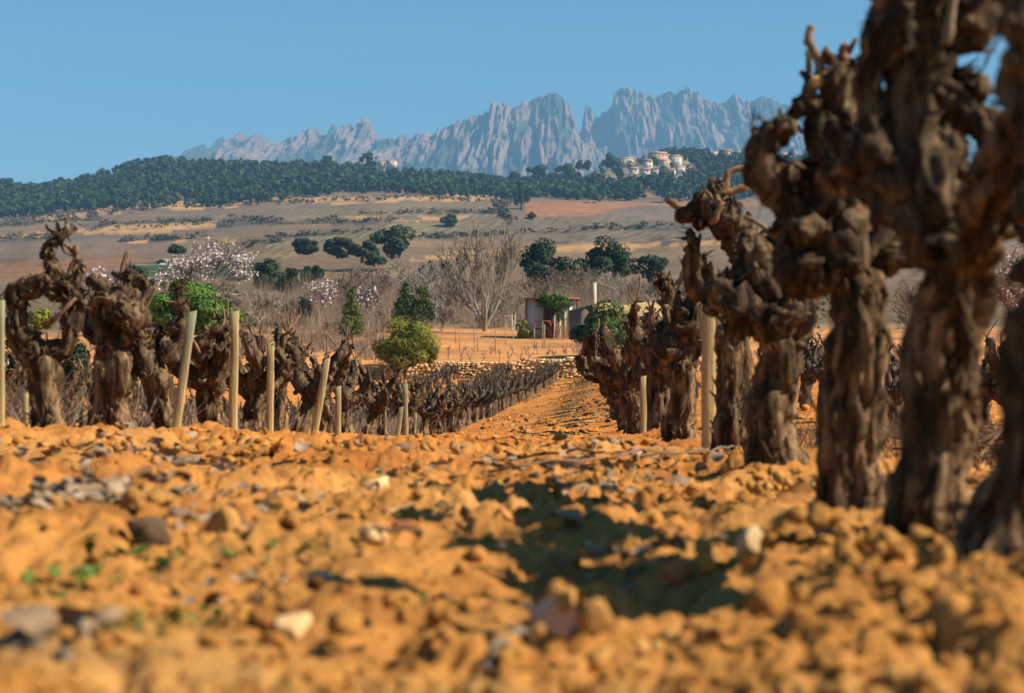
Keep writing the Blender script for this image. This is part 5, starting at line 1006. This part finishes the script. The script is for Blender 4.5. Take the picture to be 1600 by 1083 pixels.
# weeds
M['weed'] = leaf_mat('green_weed', (.03, .07, .01), (.06, .12, .02), (.11, .18, .035), 10); mb = MB()
def weeds(px, py, n, r, s, seed):
    g = np.random.default_rng(seed); x0, y0, z0 = ground_pt(px, py)
    for i in range(n):
        x, y = x0 + g.normal(0, r), y0 + g.normal(0, r); z = float(ground_z(x, y)); a = g.uniform(0, 6.28); L = s * g.uniform(.5, 1.4); d = np.array([math.cos(a), math.sin(a), g.uniform(.3, 1.2)]) * L; sd = np.array([-math.sin(a), math.cos(a), 0]) * L * .28; p = np.array([x, y, z])
        mb.add([p, p + d * .55 + sd, p + d + np.array([0, 0, -.25 * L]), p + d * .55 - sd], None, [(0, 1, 2, 3)])
for k, a in enumerate([(200, 885, 60, .04, .03), (270, 888, 26, .02, .025), (370, 880, 40, .03, .025), (150, 905, 24, .03, .022), (100, 920, 24, .04, .022), (290, 975, 20, .03, .022), (640, 945, 20, .02, .02), (480, 830, 20, .03, .018), (210, 985, 20, .02, .022), (500, 860, 16, .03, .02), (330, 965, 14, .03, .02), (800, 780, 24, .08, .02), (560, 760, 16, .06, .02), (930, 790, 14, .05, .02), (960, 630, 60, .6, .08), (900, 600, 160, 3.0, .16)]): weeds(*a, 800 + k)
o = mb.build('weeds', M['weed'], None); tag(o, 'sparse tufts of small green weeds in the tilled soil', kind='stuff')
n_ = 9000; y = 22 + 77 * g.random(n_) ** 1.1; t = g.random(n_); x = row_x(y, 'L') * (1 - t) + row_x(y, 'R') * t; kp = (noise(xyz(x * 1.1, y * .35, 2)) + .35 * np.cos(t * 6.28 * 1.5) > .0); x, y = x[kp], y[kp]; n_ = len(x); z = ground_z(x, y); a = g.uniform(0, 6.28, n_); L = g.uniform(.02, .055, n_) * (.6 + y / 70); d3 = np.stack([np.cos(a) * L, np.sin(a) * L, g.uniform(.3, 1.0, n_) * L], 1); sd = np.stack([-np.sin(a), np.cos(a), 0 * a], 1) * (L * .22)[:, None]; p = np.stack([x, y, z], 1)
o = MB().add(np.stack([p, p + d3 * .5 + sd, p + d3, p + d3 * .5 - sd], 1).reshape(-1, 3), None, np.arange(4 * n_).reshape(-1, 4)).build('alley_weeds', M['scrub']); tag(o, 'low olive-brown weeds growing in the alley between the rows', kind='stuff')
# dry grass and pruned canes on the ground at the right
mb = MB(); n_ = 15000; y = g.uniform(5.2, 17, n_); x = row_x(y, 'R') + .35 + 4.2 * g.random(n_) ** .8; z = ground_z(x, y); a = g.uniform(0, 6.28, n_); L = g.uniform(.05, .20, n_); d3 = np.stack([np.cos(a) * L, np.sin(a) * L, g.uniform(.05, 1.3, n_) * L], 1); sd = np.stack([-np.sin(a), np.cos(a), 0 * a], 1) * .0025; p = np.stack([x, y, z + .015], 1)
mb.add(np.stack([p - sd, p + sd, p + d3 + sd * .4, p + d3 - sd * .4], 1).reshape(-1, 3), None, np.arange(4 * n_).reshape(-1, 4)); M['straw'] = leaf_mat('dry_grass', (.07, .036, .02), (.14, .078, .042), (.24, .15, .08), 10); o = mb.build('dry_grass', M['straw']); tag(o, 'reddish dry grass and straw beyond the right-hand trunks', kind='stuff')
mb = MB()
for i in range(70):
    px, py = g.uniform(1525, 1640), g.uniform(665, 730); x, y, z = ground_pt(px, py); a = g.normal(0, .5); L = g.uniform(.15, .4); mb.tube([(x - L * math.cos(a), y - L * math.sin(a) * .6, z + g.uniform(.0, .10)), (x, y, z + g.uniform(.02, .14)), (x + L * math.cos(a), y + L * math.sin(a) * .6, z + g.uniform(0, .16))], g.uniform(.004, .008), 5)
o = mb.build('pruned_canes', M['cane']); tag(o, 'heap of reddish pruned canes beside the right edge', 'canes', kind='stuff')
def twig(pts, r, d_lift, lab, mat='cane'):
    P = []
    for px, py in pts: x, y, z = ground_pt(px, py); P.append((x, y, z + d_lift))
    P = resample(np.array(P), len(P) * 4); P[:, 2] += g.normal(0, .006, len(P)); P[:, 0] += g.normal(0, .004, len(P)); o = MB().tube(P, r * np.linspace(1, .6, len(P)), 6).build('fallen_cane', M[mat], None, True); tag(o, lab, 'cane')
twig([(742, 742), (840, 728), (950, 722), (1060, 724)], .006, .04, 'long thin cane lying across the alley in front of the right row'); twig([(760, 765), (860, 752), (960, 736), (1040, 712)], .005, .05, 'dark cane lying slanted in front of the right row'); twig([(1000, 735), (1090, 728), (1150, 716)], .005, .05, 'thin cane at the foot of the knotted right vine', 'cane_grey')
twig([(170, 762), (230, 748), (300, 742), (370, 752)], .005, .03, 'thin brown cane lying on the soil in front of the left row'); twig([(560, 846), (640, 846), (660, 850)], .006, .02, 'short dark cane lying behind the nearest pale stone'); twig([(30, 1020), (70, 1050), (110, 1070)], .010, .02, 'blurred grey stick in the bottom left corner', 'cane_grey'); twig([(820, 970), (880, 975), (930, 960)], .005, .02, 'curved cane lying in the long shadow', 'cane_grey')
twig([(930, 745), (925, 715), (935, 700)], .004, .05, 'short twig standing among leaves in the alley'); twig([(830, 1010), (780, 1040), (760, 1070)], .007, .02, 'blurred pale cane in the bottom centre', 'cane_grey')
